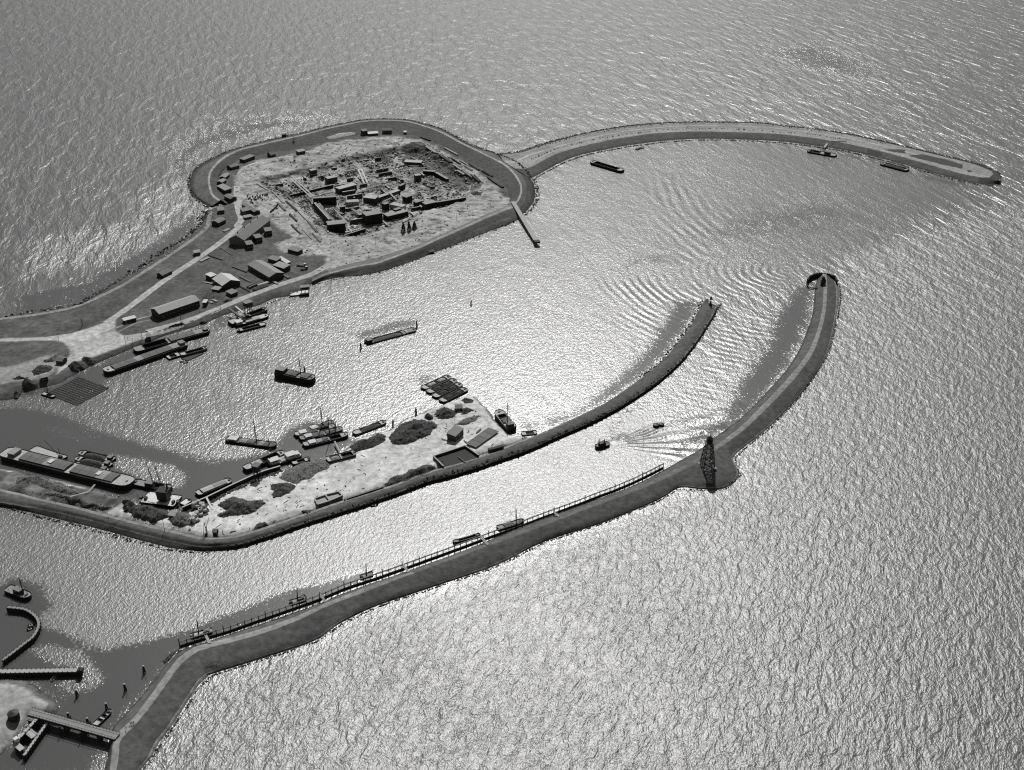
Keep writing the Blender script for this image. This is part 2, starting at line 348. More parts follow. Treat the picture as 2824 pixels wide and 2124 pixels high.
# ------------------------------------------------------------------ roads and paths laid on the ground
def ribbon(name, label, s, w, alb, lift=0.07, wob=0.5):
    c = catmull([hit(*p) for p in parse(s)], 10)
    # even steps of about 2 m
    q = [c[0]]
    for p in c[1:]:
        if (p - q[-1]).to_2d().length > 2.0: q.append(p)
    v, f, a = [], [], []
    K = 4
    for i, p in enumerate(q):
        t = (q[min(i + 1, len(q) - 1)] - q[max(i - 1, 0)]).to_2d().normalized()
        nrm = Vector((-t.y, t.x))
        for k in range(K + 1):
            e = (k / K - .5) * (w + wob * (random.random() - .5) * (1 if k in (0, K) else 0))
            x, y = p.x + nrm.x * e, p.y + nrm.y * e
            v.append((x, y, gz(x, y) + lift))
    for i in range(len(q) - 1):
        for k in range(K):
            o = i * (K + 1) + k
            f.append((o + K + 1, o + K + 2, o + 1, o)); a.append(alb)
    p0, p1, p2 = [Vector(v[i]) for i in f[0][:3]]
    if (p1 - p0).cross(p2 - p0).z < 0: f = [q_[::-1] for q_ in f]
    o = mesh_obj(name, v, f, [LAND], smooth=True)
    at = o.data.attributes.new('alb', 'FLOAT', 'FACE'); at.data.foreach_set('value', np.array(a, dtype=np.float32))
    setp(o, label, None, None, 'structure')
    return o
ribbon('road', 'pale main road from the plaza up to the pit', "D 1060,180 1200,90 C 0,790 200,640 500,440 760,260 950,100 A 640,1340 690,1270 655,1150 640,1000 640,880", 6.5, .42)
ribbon('road', 'pale lower road along the harbour bank', "D 1250,350 1550,275 1850,175 C 0,1165 400,1060 700,945 900,862 1050,800 1400,672 1700,575 1900,470 2212,395 2400,360", 7, .40)
ribbon('path', 'thin pale path along the western shore', "D -200,160 170,125 500,78 800,5 C -250,700 0,545 330,330 600,130 650,20 A 330,1180", 4.0, .27)
ribbon('path', 'pale towpath on the south bank of the pit', "B 1830,1085 1600,1192 1400,1284 1200,1374 1000,1462 850,1530 C 2400,450 2212,485 2000,537 1850,575", 2.4, .30)
ribbon('track', 'sandy curved track inside the ring dike', "A 660,750 700,690 800,640 950,595 1190,550", 4.0, .42)
ribbon('path', 'narrow pale track beside the harbour sheds', "D 1000,300 C -60,1030 150,985", 2.0, .28)
ribbon('path', 'footpath from the grass field to the white caravan', "D 1170,280 1350,190 1520,150", 1.6, .26)
ribbon('path', 'pale service track on the curved dam', "B 1830,605 1990,545 E 200,400 480,318 720,256 1010,200 1305,165 1600,150 1895,150 2190,158 F 190,82 490,120 780,170 1075,235 1370,310 1610,372", 3.0, .42)
ribbon('path', 'pale lower track on the curved dam', "B 1930,640 2060,600 E 400,372 560,330 770,285 1040,236 1310,205 1600,192 1890,194 2185,203 F 185,122 480,157 770,207", 1.6, .44)
SKY, SUN, EXPO = 0.085, 4.3, -0.2
# ------------------------------------------------------------------ mesh builder
class MB:
    def __init__(s): s.v, s.f = [], []
    def add(s, v, f):
        n = len(s.v); s.v += [tuple(p) for p in v]; s.f += [tuple(i + n for i in q) for q in f]; return s
    def box(s, c, d, rz=0, rx=0, ry=0):
        x, y, z = d[0] / 2, d[1] / 2, d[2] / 2
        m = Matrix.Translation(c) @ Matrix.Rotation(rz, 4, 'Z') @ Matrix.Rotation(ry, 4, 'Y') @ Matrix.Rotation(rx, 4, 'X')
        v = [m @ Vector(p) for p in ((-x, -y, -z), (x, -y, -z), (x, y, -z), (-x, y, -z), (-x, -y, z), (x, -y, z), (x, y, z), (-x, y, z))]
        return s.add(v, [(0, 3, 2, 1), (4, 5, 6, 7), (0, 1, 5, 4), (1, 2, 6, 5), (2, 3, 7, 6), (3, 0, 4, 7)])
    def tube(s, a, b, r, r2=None, n=6):
        a, b = Vector(a), Vector(b); r2 = r if r2 is None else r2
        d = (b - a).normalized(); u = d.orthogonal().normalized(); w = d.cross(u)
        v = [p + (u * math.cos(2 * math.pi * i / n) + w * math.sin(2 * math.pi * i / n)) * q for p, q in ((a, r), (b, r2)) for i in range(n)]
        f = [(i, (i + 1) % n, n + (i + 1) % n, n + i) for i in range(n)] + [tuple(range(n))[::-1], tuple(range(n, 2 * n))]
        return s.add(v, f)
    def beam(s, a, b, w, h):
        a, b = Vector(a), Vector(b); d = b - a
        yaw = math.atan2(d.y, d.x); pit = math.atan2(d.z, d.to_2d().length)
        return s.box((a + b) / 2, (d.length, w, h), yaw, 0, -pit)
    def lathe(s, prof, n=12, c=(0, 0, 0)):
        v, f = [], []
        for r, z in prof:
            v += [(c[0] + r * math.cos(2 * math.pi * i / n), c[1] + r * math.sin(2 * math.pi * i / n), c[2] + z) for i in range(n)]
        for k in range(len(prof) - 1):
            f += [(k * n + i, k * n + (i + 1) % n, (k + 1) * n + (i + 1) % n, (k + 1) * n + i) for i in range(n)]
        f += [tuple(range(n))[::-1], tuple(range((len(prof) - 1) * n, len(prof) * n))]
        return s.add(v, f)
    def prism(s, poly, z0, z1):
        n = len(poly)
        v = [(x, y, z0) for x, y in poly] + [(x, y, z1) for x, y in poly]
        return s.add(v, [(i, (i + 1) % n, n + (i + 1) % n, n + i) for i in range(n)] + [tuple(range(n))[::-1], tuple(range(n, 2 * n))])
    def build(s, name, m, parent=None, smooth=False):
        return mesh_obj(name, s.v, s.f, [m], parent, smooth)
def thing(name, label, cat, loc, rz=0.0, group=None):
    o = bpy.data.objects.new(name, None); col.objects.link(o)
    o.location = loc; o.rotation_euler = (0, 0, rz); o.empty_display_size = 1
    return setp(o, label, cat, group, 'thing')
def dup(root, loc, rz, label=None):
    r = root.copy(); col.objects.link(r); r.location = loc; r.rotation_euler = (0, 0, rz)
    if label: r['label'] = label
    for ch in list(root.children):
        c = ch.copy(); col.objects.link(c); c.parent = r
        for g in list(ch.children):
            d = g.copy(); col.objects.link(d); d.parent = c
    return r
# ------------------------------------------------------------------ materials of the things
shadeform = M('shaded_formwork', .018, .5, .5, .9)  # formwork sides turned from the sun, their shade put into the colour
wood = M('grey_wood', .16, .5, .5, .9)
tarwood = M('tarred_wood', .045, .5, .6, .8)
palewood = M('pale_planks', .38, .4, .7, .9, (.3, 2.5, 1))
darkroof = M('dark_roofing_felt', .22, .35, .4, .9)
tileroof = M('grey_tiles', .20, .25, .5, .85)
ironroof = M('corrugated_iron', .33, .3, .5, .6, (1, .2, 1))
whiteroof = M('pale_roofing', .58, .2, .5, .8)
tarwall = M('tarred_boards', .05, .4, .5, .9)
brick = M('brick_wall', .15, .35, .6, .9)
glass = M('window_glass', .02, .1, 1, .15, None, 0, .5)
whitepaint = M('white_paint', .66, .22, .5, .6)
hullblk = M('black_hull_paint', .022, .5, .4, .5)
hullgry = M('grey_hull_paint', .09, .5, .4, .6)
deckm = M('ship_deck', .27, .45, .5, .8)
deckpale = M('pale_deck', .42, .35, .5, .8)
hatchm = M('hatch_tarpaulin', .135, .4, .35, .85)
hatchpale = M('pale_hatch_boards', .40, .3, .5, .85)
holdm = M('open_hold', .03, .5, .4, .9)
steel = M('dark_steel', .035, .4, .8, .6)
paintsteel = M('pale_painted_steel', .5, .2, .8, .6)
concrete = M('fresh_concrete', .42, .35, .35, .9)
conwall = M('shaded_concrete', .055, .4, .4, .9, (2.5, 2.5, .4))  # concrete side faces, painted far darker than the tops to carry their shade
rubble = M('stone_rubble', .085, .6, .5, .95)
brush = M('dark_brushwood', .065, .6, .7, .95)
brushpale = M('dry_brushwood', .15, .6, .7, .95)
sandm = M('dumped_sand', .40, .3, .4, .95)
leaf = M('foliage', .055, .6, .6, .9)
rope = M('rope', .1, .2, 1, .9)
cloth = M('dark_sailcloth', .03, .3, 1, .9)
skin = M('skin', .3, .1, 1, .7)
# ------------------------------------------------------------------ boats
def hprof(t, bow, stern, blunt):
    w = 1.0
    if t > 1 - bow: w = blunt + (1 - blunt) * math.sqrt(max(0, 1 - ((t - 1 + bow) / bow) ** 2))
    if t < stern: w = min(w, .62 + .38 * math.sqrt(max(0, 1 - ((stern - t) / stern) ** 2)))
    return w
def vessel(name, label, cat, a, b, W, fb, bow=.14, stern=.08, blunt=.12, sheer=.5, hull=hullblk, deck=deckm, holds=(), house=(), masts=(),
           group=None, mast_m=tarwood, L=None, z0=0.0, draft=.7, bulw=.45, cargo_m=None, extras=True, tilt=0):
    pa, pb = un(*parse(a)[0], fb * .8 + z0), un(*parse(b)[0], fb * .8 + z0)
    d = (pb - pa).to_2d(); L = L or d.length; mid = (pa + pb) / 2
    rz = math.atan2(d.y, d.x)
    r = thing(name, label, cat, (mid.x, mid.y, z0), rz, group)
    r.rotation_euler.x = tilt
    ts = [0, .015, .035, .06, .09, .14, .2, .3, .4, .5, .6, .7, .78, .84, .88, .91, .94, .965, .985, 1.0]
    top = lambda t: fb + sheer * (2 * t - 1) ** 2 * (1.0 if t > .5 else .7)
    hw = lambda t: W / 2 * hprof(t, bow, stern, blunt)
    m = MB(); ring = []
    for t in ts:
        x, w, z = (t - .5) * L, hw(t), top(t)
        k = .93 if t < .9 else .93 - .5 * (t - .9)
        ring.append([(x * .985, -w * .8 * k, -draft), (x, -w * .97, .15), (x, -w, z), (x, -w + .14, z), (x, -w + .14, z - bulw),
                     (x, w - .14, z - bulw), (x, w - .14, z), (x, w, z), (x, w * .97, .15), (x * .985, w * .8 * k, -draft)])
    n = 10; v = [p for q in ring for p in q]; f = []
    for i in range(len(ts) - 1):
        for j in (0, 1, 2, 3, 5, 6, 7, 8):
            f.append((i * n + j, (i + 1) * n + j, (i + 1) * n + j + 1, i * n + j + 1))
    e = (len(ts) - 1) * n
    f += [(0, 1, 2, 7, 8, 9), tuple(e + k for k in (9, 8, 7, 2, 1, 0))]
    m.add(v, f); m.build('hull', hull, r)
    opens = [h for h in holds if h[2] in ('open', 'sand', 'rubble', 'cargo')]
    tt = sorted(set(ts + [h[0] for h in holds] + [h[1] for h in holds]))
    dk = MB(); cf = .74
    for t0, t1 in zip(tt[:-1], tt[1:]):
        mid_t = (t0 + t1) / 2
        op = any(h[0] <= mid_t <= h[1] for h in opens)
        q = []
        for t in (t0, t1):
            x, w, z = (t - .5) * L, hw(t) - .14, top(t) - bulw
            q.append([(x, -w, z), (x, -min(w, cf * W / 2), z), (x, min(w, cf * W / 2), z), (x, w, z)])
        for j in range(3):
            if op and j == 1: continue
            dk.add([q[0][j], q[1][j], q[1][j + 1], q[0][j + 1]], [(0, 1, 2, 3)])
    dk.build('deck', deck, r)
    zd = fb - bulw
    for t0, t1, kind, *rest in holds:
        x0, x1 = (t0 - .5) * L, (t1 - .5) * L; w2 = cf * W / 2; xm = (x0 + x1) / 2
        ch = rest[0] if rest else .55
        co = MB()
        for sx in (-1, 1): co.box((xm, sx * (w2 - .06), zd + ch / 2), (x1 - x0, .16, ch))
        for xx in (x0, x1): co.box((xx, 0, zd + ch / 2), (.16, 2 * w2, ch + .02))
        co.build('hatch_coaming', hull if hull is not hullblk else steel, r)
        if kind in ('cover', 'pale'):
            nn = max(2, int((x1 - x0) / 5.5))
            for i in range(nn):
                xa, xb = x0 + (x1 - x0) * i / nn, x0 + (x1 - x0) * (i + 1) / nn
                c = MB(); zz = zd + ch
                c.add([(xa + .1, -w2, zz), (xb - .1, -w2, zz), (xb - .1, -w2, zz + .12), (xa + .1, -w2, zz + .12), (xa + .1, 0, zz + .5), (xb - .1, 0, zz + .5),
                       (xa + .1, w2, zz), (xb - .1, w2, zz), (xb - .1, w2, zz + .12), (xa + .1, w2, zz + .12)],
                      [(0, 1, 2, 3), (3, 2, 5, 4), (4, 5, 8, 9), (9, 8, 7, 6), (0, 3, 4, 9, 6), (1, 7, 8, 5, 2)])
                c.build('hatch_cover', (hatchm if kind == 'cover' else hatchpale) if (i * 7 + int(L)) % 5 else deckm, r)
        else:
            ho = MB(); fl = .1
            ho.add([(x0, -w2, fl), (x1, -w2, fl), (x1, w2, fl), (x0, w2, fl), (x0, -w2, zd), (x1, -w2, zd), (x1, w2, zd), (x0, w2, zd)],
                   [(0, 1, 2, 3), (0, 4, 5, 1), (1, 5, 6, 2), (2, 6, 7, 3), (3, 7, 4, 0)])
            ho.build('hold', holdm, r)
            if kind != 'open':
                nx, ny = max(6, int((x1 - x0) / 1.3)), 6
                v, f = [], []
                for i in range(nx + 1):
                    for j in range(ny + 1):
                        u, q = i / nx, j / ny
                        hgt = (1 - (2 * q - 1) ** 2 * .8) * min(1, 5 * u, 5 * (1 - u))
                        v.append((x0 + .2 + (x1 - x0 - .4) * u, (2 * q - 1) * (w2 - .15), zd - .5 + (ch + .9) * hgt * (.85 + .3 * random.random())))
                f = [(i * (ny + 1) + j, (i + 1) * (ny + 1) + j, (i + 1) * (ny + 1) + j + 1, i * (ny + 1) + j + 1) for i in range(nx) for j in range(ny)]
                MB().add(v, f).build('cargo', cargo_m or (sandm if kind == 'sand' else rubble), r)
    for h in house:
        t, l, wd, hh = h[:4]; hm = h[4] if len(h) > 4 else whitepaint; rm = h[5] if len(h) > 5 else whiteroof
        x = (t - .5) * L; z = zd + .02
        wh = MB().box((x, 0, z + hh / 2), (l, wd, hh)).build('wheelhouse', hm, r)
        MB().box((x, 0, z + hh + .07), (l + .4, wd + .4, .14)).build('roof', rm, wh)
        for sy in (-1, 1):
            MB().box((x, sy * (wd / 2 + .012), z + hh * .68), (l * .6, .03, hh * .28)).build('window', glass, wh)
    for mt in masts:
        t, hh, boom = mt[:3]; x = (t - .5) * L; bd = mt[3] if len(mt) > 3 else -1
        mm = MB().tube((x, 0, zd - .3), (x - hh * .03, 0, zd + hh), .36, .22, 7).build('mast', mast_m, r)
        if boom:
            MB().tube((x, 0, zd + 1.4), (x + bd * boom, 0, zd + 1.4 + boom * .28), .24, .15).build('boom', mast_m, mm)
        rg = MB()
        for e in (-.46, .44): rg.tube((x - hh * .028, 0, zd + hh * .93), (e * L, 0, fb + .3), .06, .06, 4)
        for sy in (-1, 1): rg.tube((x - hh * .028, 0, zd + hh * .9), (x, sy * W * .46, fb), .06, .06, 4)
        rg.build('rigging', rope, mm)
    if extras:
        MB().box((.5 * L - bow * L * .55, 0, zd + .4), (1.1, 1.5, .8)).tube((.5 * L - bow * L * .55, -1.0, zd + .6), (.5 * L - bow * L * .55, 1.0, zd + .6), .3).build('windlass', steel, r)
        if L > 18:
            for t in (.05, .93):
                for sy in (-1, 1): MB().tube(((t - .5) * L, sy * hw(t) * .7, zd), ((t - .5) * L, sy * hw(t) * .7, zd + .55), .16).build('bollard', steel, r)
        if L > 22: MB().box((-.5 * L - .5, 0, .3), (1.2, .14, 1.8)).build('rudder', hull, r)
    return r
def rowboat(label, a, b, W=1.6, group=None, hull=tarwood, name='rowing_boat', L=None):
    pa, pb = un(*parse(a)[0], .4), un(*parse(b)[0], .4)
    d = (pb - pa).to_2d(); L = L or max(3.5, d.length); mid = (pa + pb) / 2
    r = thing(name, label, 'boat', (mid.x, mid.y, 0), math.atan2(d.y, d.x), group)
    v, f, n = [], [], 5
    for i in range(9):
        t = i / 8; w = W / 2 * (.6 + .4 * math.sin(math.pi * min(1, t * 1.2) / 1.2)) * math.sqrt(max(.01, 1 - max(0, (t - .55) / .45) ** 2.2)); z = .5 + .3 * (2 * t - 1) ** 2
        x = (t - .5) * L
        v += [(x, -w, z), (x, -w * .7, -.1), (x, 0, -.25), (x, w * .7, -.1), (x, w, z)]
    for i in range(8):
        for j in range(4): f.append((i * n + j, (i + 1) * n + j, (i + 1) * n + j + 1, i * n + j + 1))
    f.append((0, 1, 2, 3, 4))
    MB().add(v, f).build('hull', hull, r)
    MB().box((0, 0, .05), (L * .8, W * .6, .08)).build('floor_boards', wood, r)
    for t in (-.22, .12): MB().box((t * L, 0, .36), (.3, W * .86, .06)).build('thwart', palewood, r)
    return r
# ------------------------------------------------------------------ buildings
def house(label, ridge, W, h, rise, wall=tarwall, roof=darkroof, kind='gable', name='shed', cat='shed', group=None, chim=0, wins=2, z=None, door=True, over=.35, off=0):
    (f1, x1, y1), (f2, x2, y2) = parse(ridge)
    q = hit(f1, (x1 + x2) / 2, (y1 + y2) / 2) if f1 == f2 else hit(f1, x1, y1)
    zg = gland(q.x, q.y) if z is None else z
    for _ in range(3):
        A_, B_ = un(f1, x1, y1, zg + h + rise), un(f2, x2, y2, zg + h + rise)
        c = (A_ + B_) / 2
        if z is None: zg = max(gland(c.x, c.y), 0)
    d = (B_ - A_).to_2d(); L = max(d.length - 2 * over, 1.5); rz = math.atan2(d.y, d.x)
    zb = min([gland(c.x + e[0], c.y + e[1]) for e in ((0, 0), (W / 2, 0), (-W / 2, 0), (0, W / 2), (0, -W / 2))]) if z is None else z
    r = thing(name, label, cat, (c.x, c.y, zg), rz, group)
    lo = min(zb - zg, 0) - .5
    w = MB()
    if kind == 'gable':
        for_v = [(-L / 2, -W / 2, lo), (-L / 2, W / 2, lo), (-L / 2, W / 2, h), (-L / 2, 0, h + rise - .1), (-L / 2, -W / 2, h)]
        w.add(for_v + [(L / 2, y, z_) for _, y, z_ in for_v], [(0, 5, 9, 4), (1, 2, 7, 6), (0, 4, 3, 2, 1), (5, 6, 7, 8, 9)])
        rf = MB(); e = W / 2 + over; dz = rise * over / (W / 2); X = L / 2 + over; th = .18
        prof = [(-e, h - dz), (0, h + rise), (e, h - dz), (e, h - dz - th), (0, h + rise - th), (-e, h - dz - th)]
        rf.add([(-X, y, z_) for y, z_ in prof] + [(X, y, z_) for y, z_ in prof],
               [(0, 1, 7, 6)[::-1], (1, 2, 8, 7)[::-1], (2, 3, 9, 8), (3, 4, 10, 9), (4, 5, 11, 10), (5, 0, 6, 11), (0, 5, 4, 3, 2, 1), (6, 7, 8, 9, 10, 11)])
    else:
        w.add([(sx * L / 2, sy * W / 2, z_) for z_ in (lo, 1) for sx, sy in ((-1, -1), (1, -1), (1, 1), (-1, 1))],
              [(0, 1, 5, 4), (1, 2, 6, 5), (2, 3, 7, 6), (3, 0, 4, 7)])
        w.v = [(x, y, z_ if z_ != 1 else h + (rise if y > 0 else 0) - .05) for x, y, z_ in w.v]
        rf = MB(); X, e = L / 2 + over, W / 2 + over; k = rise / W
        rf.add([(sx * X, sy * e, h + rise / 2 + sy * e * k + dz_) for dz_ in (0, .2) for sx, sy in ((-1, -1), (1, -1), (1, 1), (-1, 1))],
               [(0, 3, 2, 1), (4, 5, 6, 7), (0, 1, 5, 4), (1, 2, 6, 5), (2, 3, 7, 6), (3, 0, 4, 7)])
    w.build('wall', wall, r); ro = rf.build('roof', roof, r)
    side = -1 if (Matrix.Rotation(rz, 3, 'Z') @ Vector((0, -1, 0))).y < 0 else 1
    for i in range(wins):
        x = (-.5 + (i + .8) / (wins + .6)) * L
        fr = MB().box((x, side * (W / 2 + .03), h * .58), (min(1.3, L / (wins + 2)), .06, min(1.2, h * .35))).build('window', glass, r)
        MB().box((x, side * (W / 2 + .08), h * .58 - min(.68, h * .2)), (min(1.6, L / (wins + 1.5)), .16, .1)).build('sill', whitepaint, fr)
    if door:
        dr = MB().box((-.42 * L + min(.6, L * .06), side * (W / 2 + .04), min(2.1, h * .8) / 2), (min(1.2, L * .2), .08, min(2.1, h * .8))).build('door', wood, r)
    for i in range(chim):
        x = (-.5 + (i + .5) / chim) * L
        MB().box((x, -side * W * .12, h + rise + .1), (.8, .8, 1.8)).build('chimney', brick, ro)
    return r
# ------------------------------------------------------------------ ground heaps, rocks, timber
def heap(label, outline, hgt, m=rubble, name='rubble_heap', cat='heap', chunk=.4, dens=.5, group=None, peak=.5, core=None):
    pl = np.array([(p.x, p.y) for p in (hit(*q) for q in parse(outline))])
    c = pl.mean(0); zc = gland(*c)
    r = thing(name, label, cat, (c[0], c[1], zc), 0, group)
    st = .9
    xs = np.arange(pl[:, 0].min() - 1, pl[:, 0].max() + 1, st); ys = np.arange(pl[:, 1].min() - 1, pl[:, 1].max() + 1, st)
    X, Y = np.meshgrid(xs, ys)
    sd = sdist(X + 2.2 * fbm(X / 5, Y / 5, 71) + .6 * fbm(X / 1.5, Y / 1.5, 75), Y + 2.2 * fbm(X / 5, Y / 5, 72) + .6 * fbm(X / 1.5, Y / 1.5, 76), pl)
    mx = max(sd.max(), .6)
    hh = hgt * np.clip(sd / mx, 0, 1) ** .75 * (1 + .25 * fbm(X / 4, Y / 4, 73)) + .10 * hgt * fbm(X / 1.3, Y / 1.3, 74) * (sd > .5)
    keep = sd > -st * 1.2
    Z = np.zeros(X.shape)
    for i, j in zip(*np.where(keep)): Z[i, j] = gland(X[i, j], Y[i, j]) - zc - .15
    Z = Z + np.maximum(hh, 0)
    idx = -np.ones(X.shape, int); idx[keep] = np.arange(keep.sum())
    V = np.stack([X[keep] - c[0], Y[keep] - c[1], Z[keep]], 1)
    a, b, cc, d = idx[:-1, :-1], idx[:-1, 1:], idx[1:, 1:], idx[1:, :-1]
    ok = (a >= 0) & (b >= 0) & (cc >= 0) & (d >= 0)
    if ok.sum() == 0: return r
    mv, mf = V.tolist(), np.stack([a[ok], b[ok], cc[ok], d[ok]], 1).tolist()
    ch = MB(); ii = np.argwhere(sd > -.9)
    for i, j in ii:
        if random.random() < dens:
            s_ = chunk * random.uniform(.4, 1.2); th = random.uniform(0, 6.28)
            ch.box((X[i, j] - c[0] + random.uniform(-.6, .6), Y[i, j] - c[1] + random.uniform(-.6, .6), Z[i, j] + s_ * .15),
                   (s_ * random.uniform(.8, 2.2), s_ * .6, s_ * .6), th, random.uniform(-.5, .5), random.uniform(-.5, .5))
    mo = MB().add(mv, mf)
    if ch.v: mo.add(ch.v, ch.f)
    mo.build('mound', m, r)
    return r
def rocks(name, label, lines, size, gap, spread, m, n=1):
    mb = MB()
    for s_ in lines:
        pl = pts(s_, 0.2) if isinstance(s_, str) else s_
        for p, q in zip(pl[:-1], pl[1:]):
            L = (q - p).length
            for k in range(int(L / gap)):
                for _ in range(n):
                    c = p.lerp(q, random.random()) + Vector((random.gauss(0, spread), random.gauss(0, spread), 0))
                    s2 = size * random.uniform(.4, 1.3)
                    z = max(gland(c.x, c.y), -.1)
                    mb.box((c.x, c.y, z + s2 * .2), (s2 * random.uniform(.8, 1.6), s2, s2 * .8), random.uniform(0, 6.28), random.uniform(-.6, .6), random.uniform(-.6, .6))
    o = mb.build(name, m); setp(o, label, None, None, 'stuff'); return o
def stack(label, a, b, W, h, m=palewood, group=None, name='timber_stack', layers=3, cat='timber stack', z=None):
    """a stack of long boards or beams lying on the ground"""
    pa, pb = hit(*parse(a)[0]), hit(*parse(b)[0])
    d = (pb - pa).to_2d(); L = max(d.length, 1.0); c = (pa + pb) / 2
    zg = max(gland(c.x, c.y), gland(pa.x, pa.y) - .3, gland(pb.x, pb.y) - .3) if z is None else z
    r = thing(name, label, cat, (c.x, c.y, zg), math.atan2(d.y, d.x), group)
    MB().box((-L * .3, 0, .06), (.25, W, .2)).box((L * .3, 0, .06), (.25, W, .2)).build('bearers', tarwood, r)
    nb = max(2, int(W / .55)); mb = MB()
    for k in range(layers):
        for j in range(nb):
            if k == layers - 1 and random.random() < .25: continue
            hh = h / layers
            mb.box((random.uniform(-.03, .03) * L, (j + .5 - nb / 2) * W / nb, .17 + hh * (k + .5)), (L * random.uniform(.86, 1.0), W / nb * .84, hh * .9), random.uniform(-.012, .012))
    mb.build('boards', m, r)
    return r
def wallblock(label, a, b, z0, z1, th, m=conwall, top=concrete, name='concrete_wall', cat='wall', group=None, ribs=True):
    """concrete wall or pier: a, b = ends of its near top edge"""
    pa, pb = un(*parse(a)[0], z1), un(*parse(b)[0], z1)
    d = (pb - pa).to_2d(); L = d.length; rz = math.atan2(d.y, d.x)
    nrm = Vector((-d.y, d.x)).normalized()
    if nrm.y < 0: nrm = -nrm
    c = (pa + pb) / 2 + Vector((nrm.x, nrm.y, 0)) * th / 2
    r = thing(name, label, cat, (c.x, c.y, z0), rz, group)
    H_ = z1 - z0
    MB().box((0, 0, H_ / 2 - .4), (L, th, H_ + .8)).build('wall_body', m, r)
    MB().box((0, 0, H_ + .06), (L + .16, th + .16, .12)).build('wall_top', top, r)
    if ribs:
        n = max(2, int(L / 2.5)); side = -1 if (Matrix.Rotation(rz, 3, 'Z') @ Vector((0, -1, 0))).y < 0 else 1
        for i in range(n):
            MB().box(((i + .5) / n * L - L / 2, side * (th / 2 + .12), H_ / 2), (.22, .24, H_ * .96)).build('shutter_rib', tarwood, r)
        rb = MB()
        for k in range(4):
            x = random.uniform(-.48, .48) * L
            rb.tube((x, 0, H_), (x, 0, H_ + random.uniform(.8, 1.6)), .06, .06, 4)
        rb.build('reinforcement', steel, r)
    return r
def pole(label, f, x, y, h, r_=.14, name='lamp_post', cat='post', arm=0, group=None, m=tarwood, z=None):
    p = hit(f, x, y) if z is None else un(f, x, y, z)
    o = thing(name, label, cat, p, 0, group)
    MB().tube((0, 0, -.5), (0, 0, h), r_, r_ * .6).build('pole', m, o)
    mb = MB().box((0, 0, h - .5), (1.6 if not arm else arm, .12, .12))
    mb.build('crossarm', m, o)
    return o
def dolphin(label, f, x, y, h, r_=.9, m=tarwood, cap=True):
    """mooring dolphin: raked piles bound together; x, y = its foot"""
    p = un(f, x, y, 0)
    o = thing('mooring_dolphin', label, 'dolphin', p, random.uniform(0, 1), 'mooring dolphins in the water')
    for i in range(5):
        a = 2 * math.pi * i / 5
        MB().tube((r_ * math.cos(a), r_ * math.sin(a), -1), (.25 * math.cos(a), .25 * math.sin(a), h * (.86 if i % 2 else 1)), .24, .2).build('pile', m, o)
    MB().lathe([(.55, h * .62), (.62, h * .66), (.58, h * .74)], 10).build('binding', steel, o)
    if cap: MB().lathe([(.45, h - .1), (.5, h + .1), (.1, h + .45)], 10).build('cap', whitepaint, o)
    return o
# ------------------------------------------------------------------ boats in the harbour
vessel('barge', 'lone black open barge anchored below the curved dam', 'barge', 'E 1003,540', 'E 728,460', 8.5, 2.4, bow=.1, stern=.1, holds=[(.14, .88, 'open', .7)], deck=deckpale)
vessel('work_boat', 'small work boat moored close under the curved dam', 'boat', 'E 1118,354', 'E 1188,334', 3.4, .8, holds=[(.3, .7, 'open', .3)], extras=False)
vessel('barge', 'dark barge loaded with rods beside the unfinished end of the dam', 'barge', 'F 1275,440', 'F 1040,378', 9.5, 1.6, holds=[(.1, .85, 'rubble', .4)], cargo_m=brush)
fc = vessel('crane_barge', 'dark crane barge with a pale derrick lying at the curved dam', 'crane barge', 'F 650,312', 'F 400,268', 10, 1.5, holds=[(.55, .9, 'open', .4)], house=[(.3, 6, 4, 2.6, tarwood, darkroof)])
cr = MB().tube((-4, -2, 1), (-1, 0, 10), .3).tube((-4, 2, 1), (-1, 0, 10), .3).tube((3, 0, 1), (-1, 0, 10), .3)
cr.build('derrick_frame', paintsteel, fc); MB().tube((-1, 0, 3), (-14, -6, 16), .45, .3).build('derrick_boom', paintsteel, fc)
vessel('barge', 'long low laden barge lying alone in mid harbour between two dolphins', 'barge', 'P 1478,520', 'P 1915,402', 7.5, 1.0, sheer=.4, bow=.08, holds=[(.14, .72, 'sand', .3), (.78, .9, 'pale', .4)], house=[(.07, 4, 4.5, 2.2, tarwood, darkroof)], cargo_m=M('wet_cargo', .11, .3, .4, .9))
vessel('coaster', 'high sided dark freighter with one mast crossing the harbour', 'ship', 'P 702,768', 'P 1030,838', 8.5, 4.2, bow=.12, sheer=.3, blunt=.3, holds=[(.3, .58, 'cover', .8), (.7, .88, 'cover', .8)], house=[(.14, 7, 6, 2.6, tarwood, M('dusty_roof', .25))], masts=[(.66, 14, 8)])
# elevator group at the north bank
vessel('lighter', 'dark lighter furthest in of the group under the elevator', 'barge', 'C 1035,1000', 'C 1232,925', 7, 2.2, holds=[(.15, .85, 'open', .7)], deck=deckpale)
vessel('barge', 'white decked barge with round portholes in the elevator group', 'barge', 'C 912,1090', 'C 1252,990', 7.5, 1.8, deck=M('bright_deck', .55, .3), holds=[(.3, .72, 'pale', .6)], house=[(.12, 5, 5, 2.2)])
vessel('barge', 'black barge with a pale bow lying outermost under the elevator', 'barge', 'C 1222,1078', 'C 935,1150', 6, 1.3, deck=deckpale, holds=[(.2, .8, 'open', .5)])
ev = vessel('elevator_pontoon', 'dark pontoon carrying a tall elevator house at the north bank', 'elevator', 'C 860,1070', 'C 1010,1025', 9, 2.6, bow=.05, stern=.05, blunt=.7, sheer=.2, deck=deckpale)
def world_to(o, p):
    return (Matrix.Translation(o.location) @ o.rotation_euler.to_matrix().to_4x4()).inverted() @ p
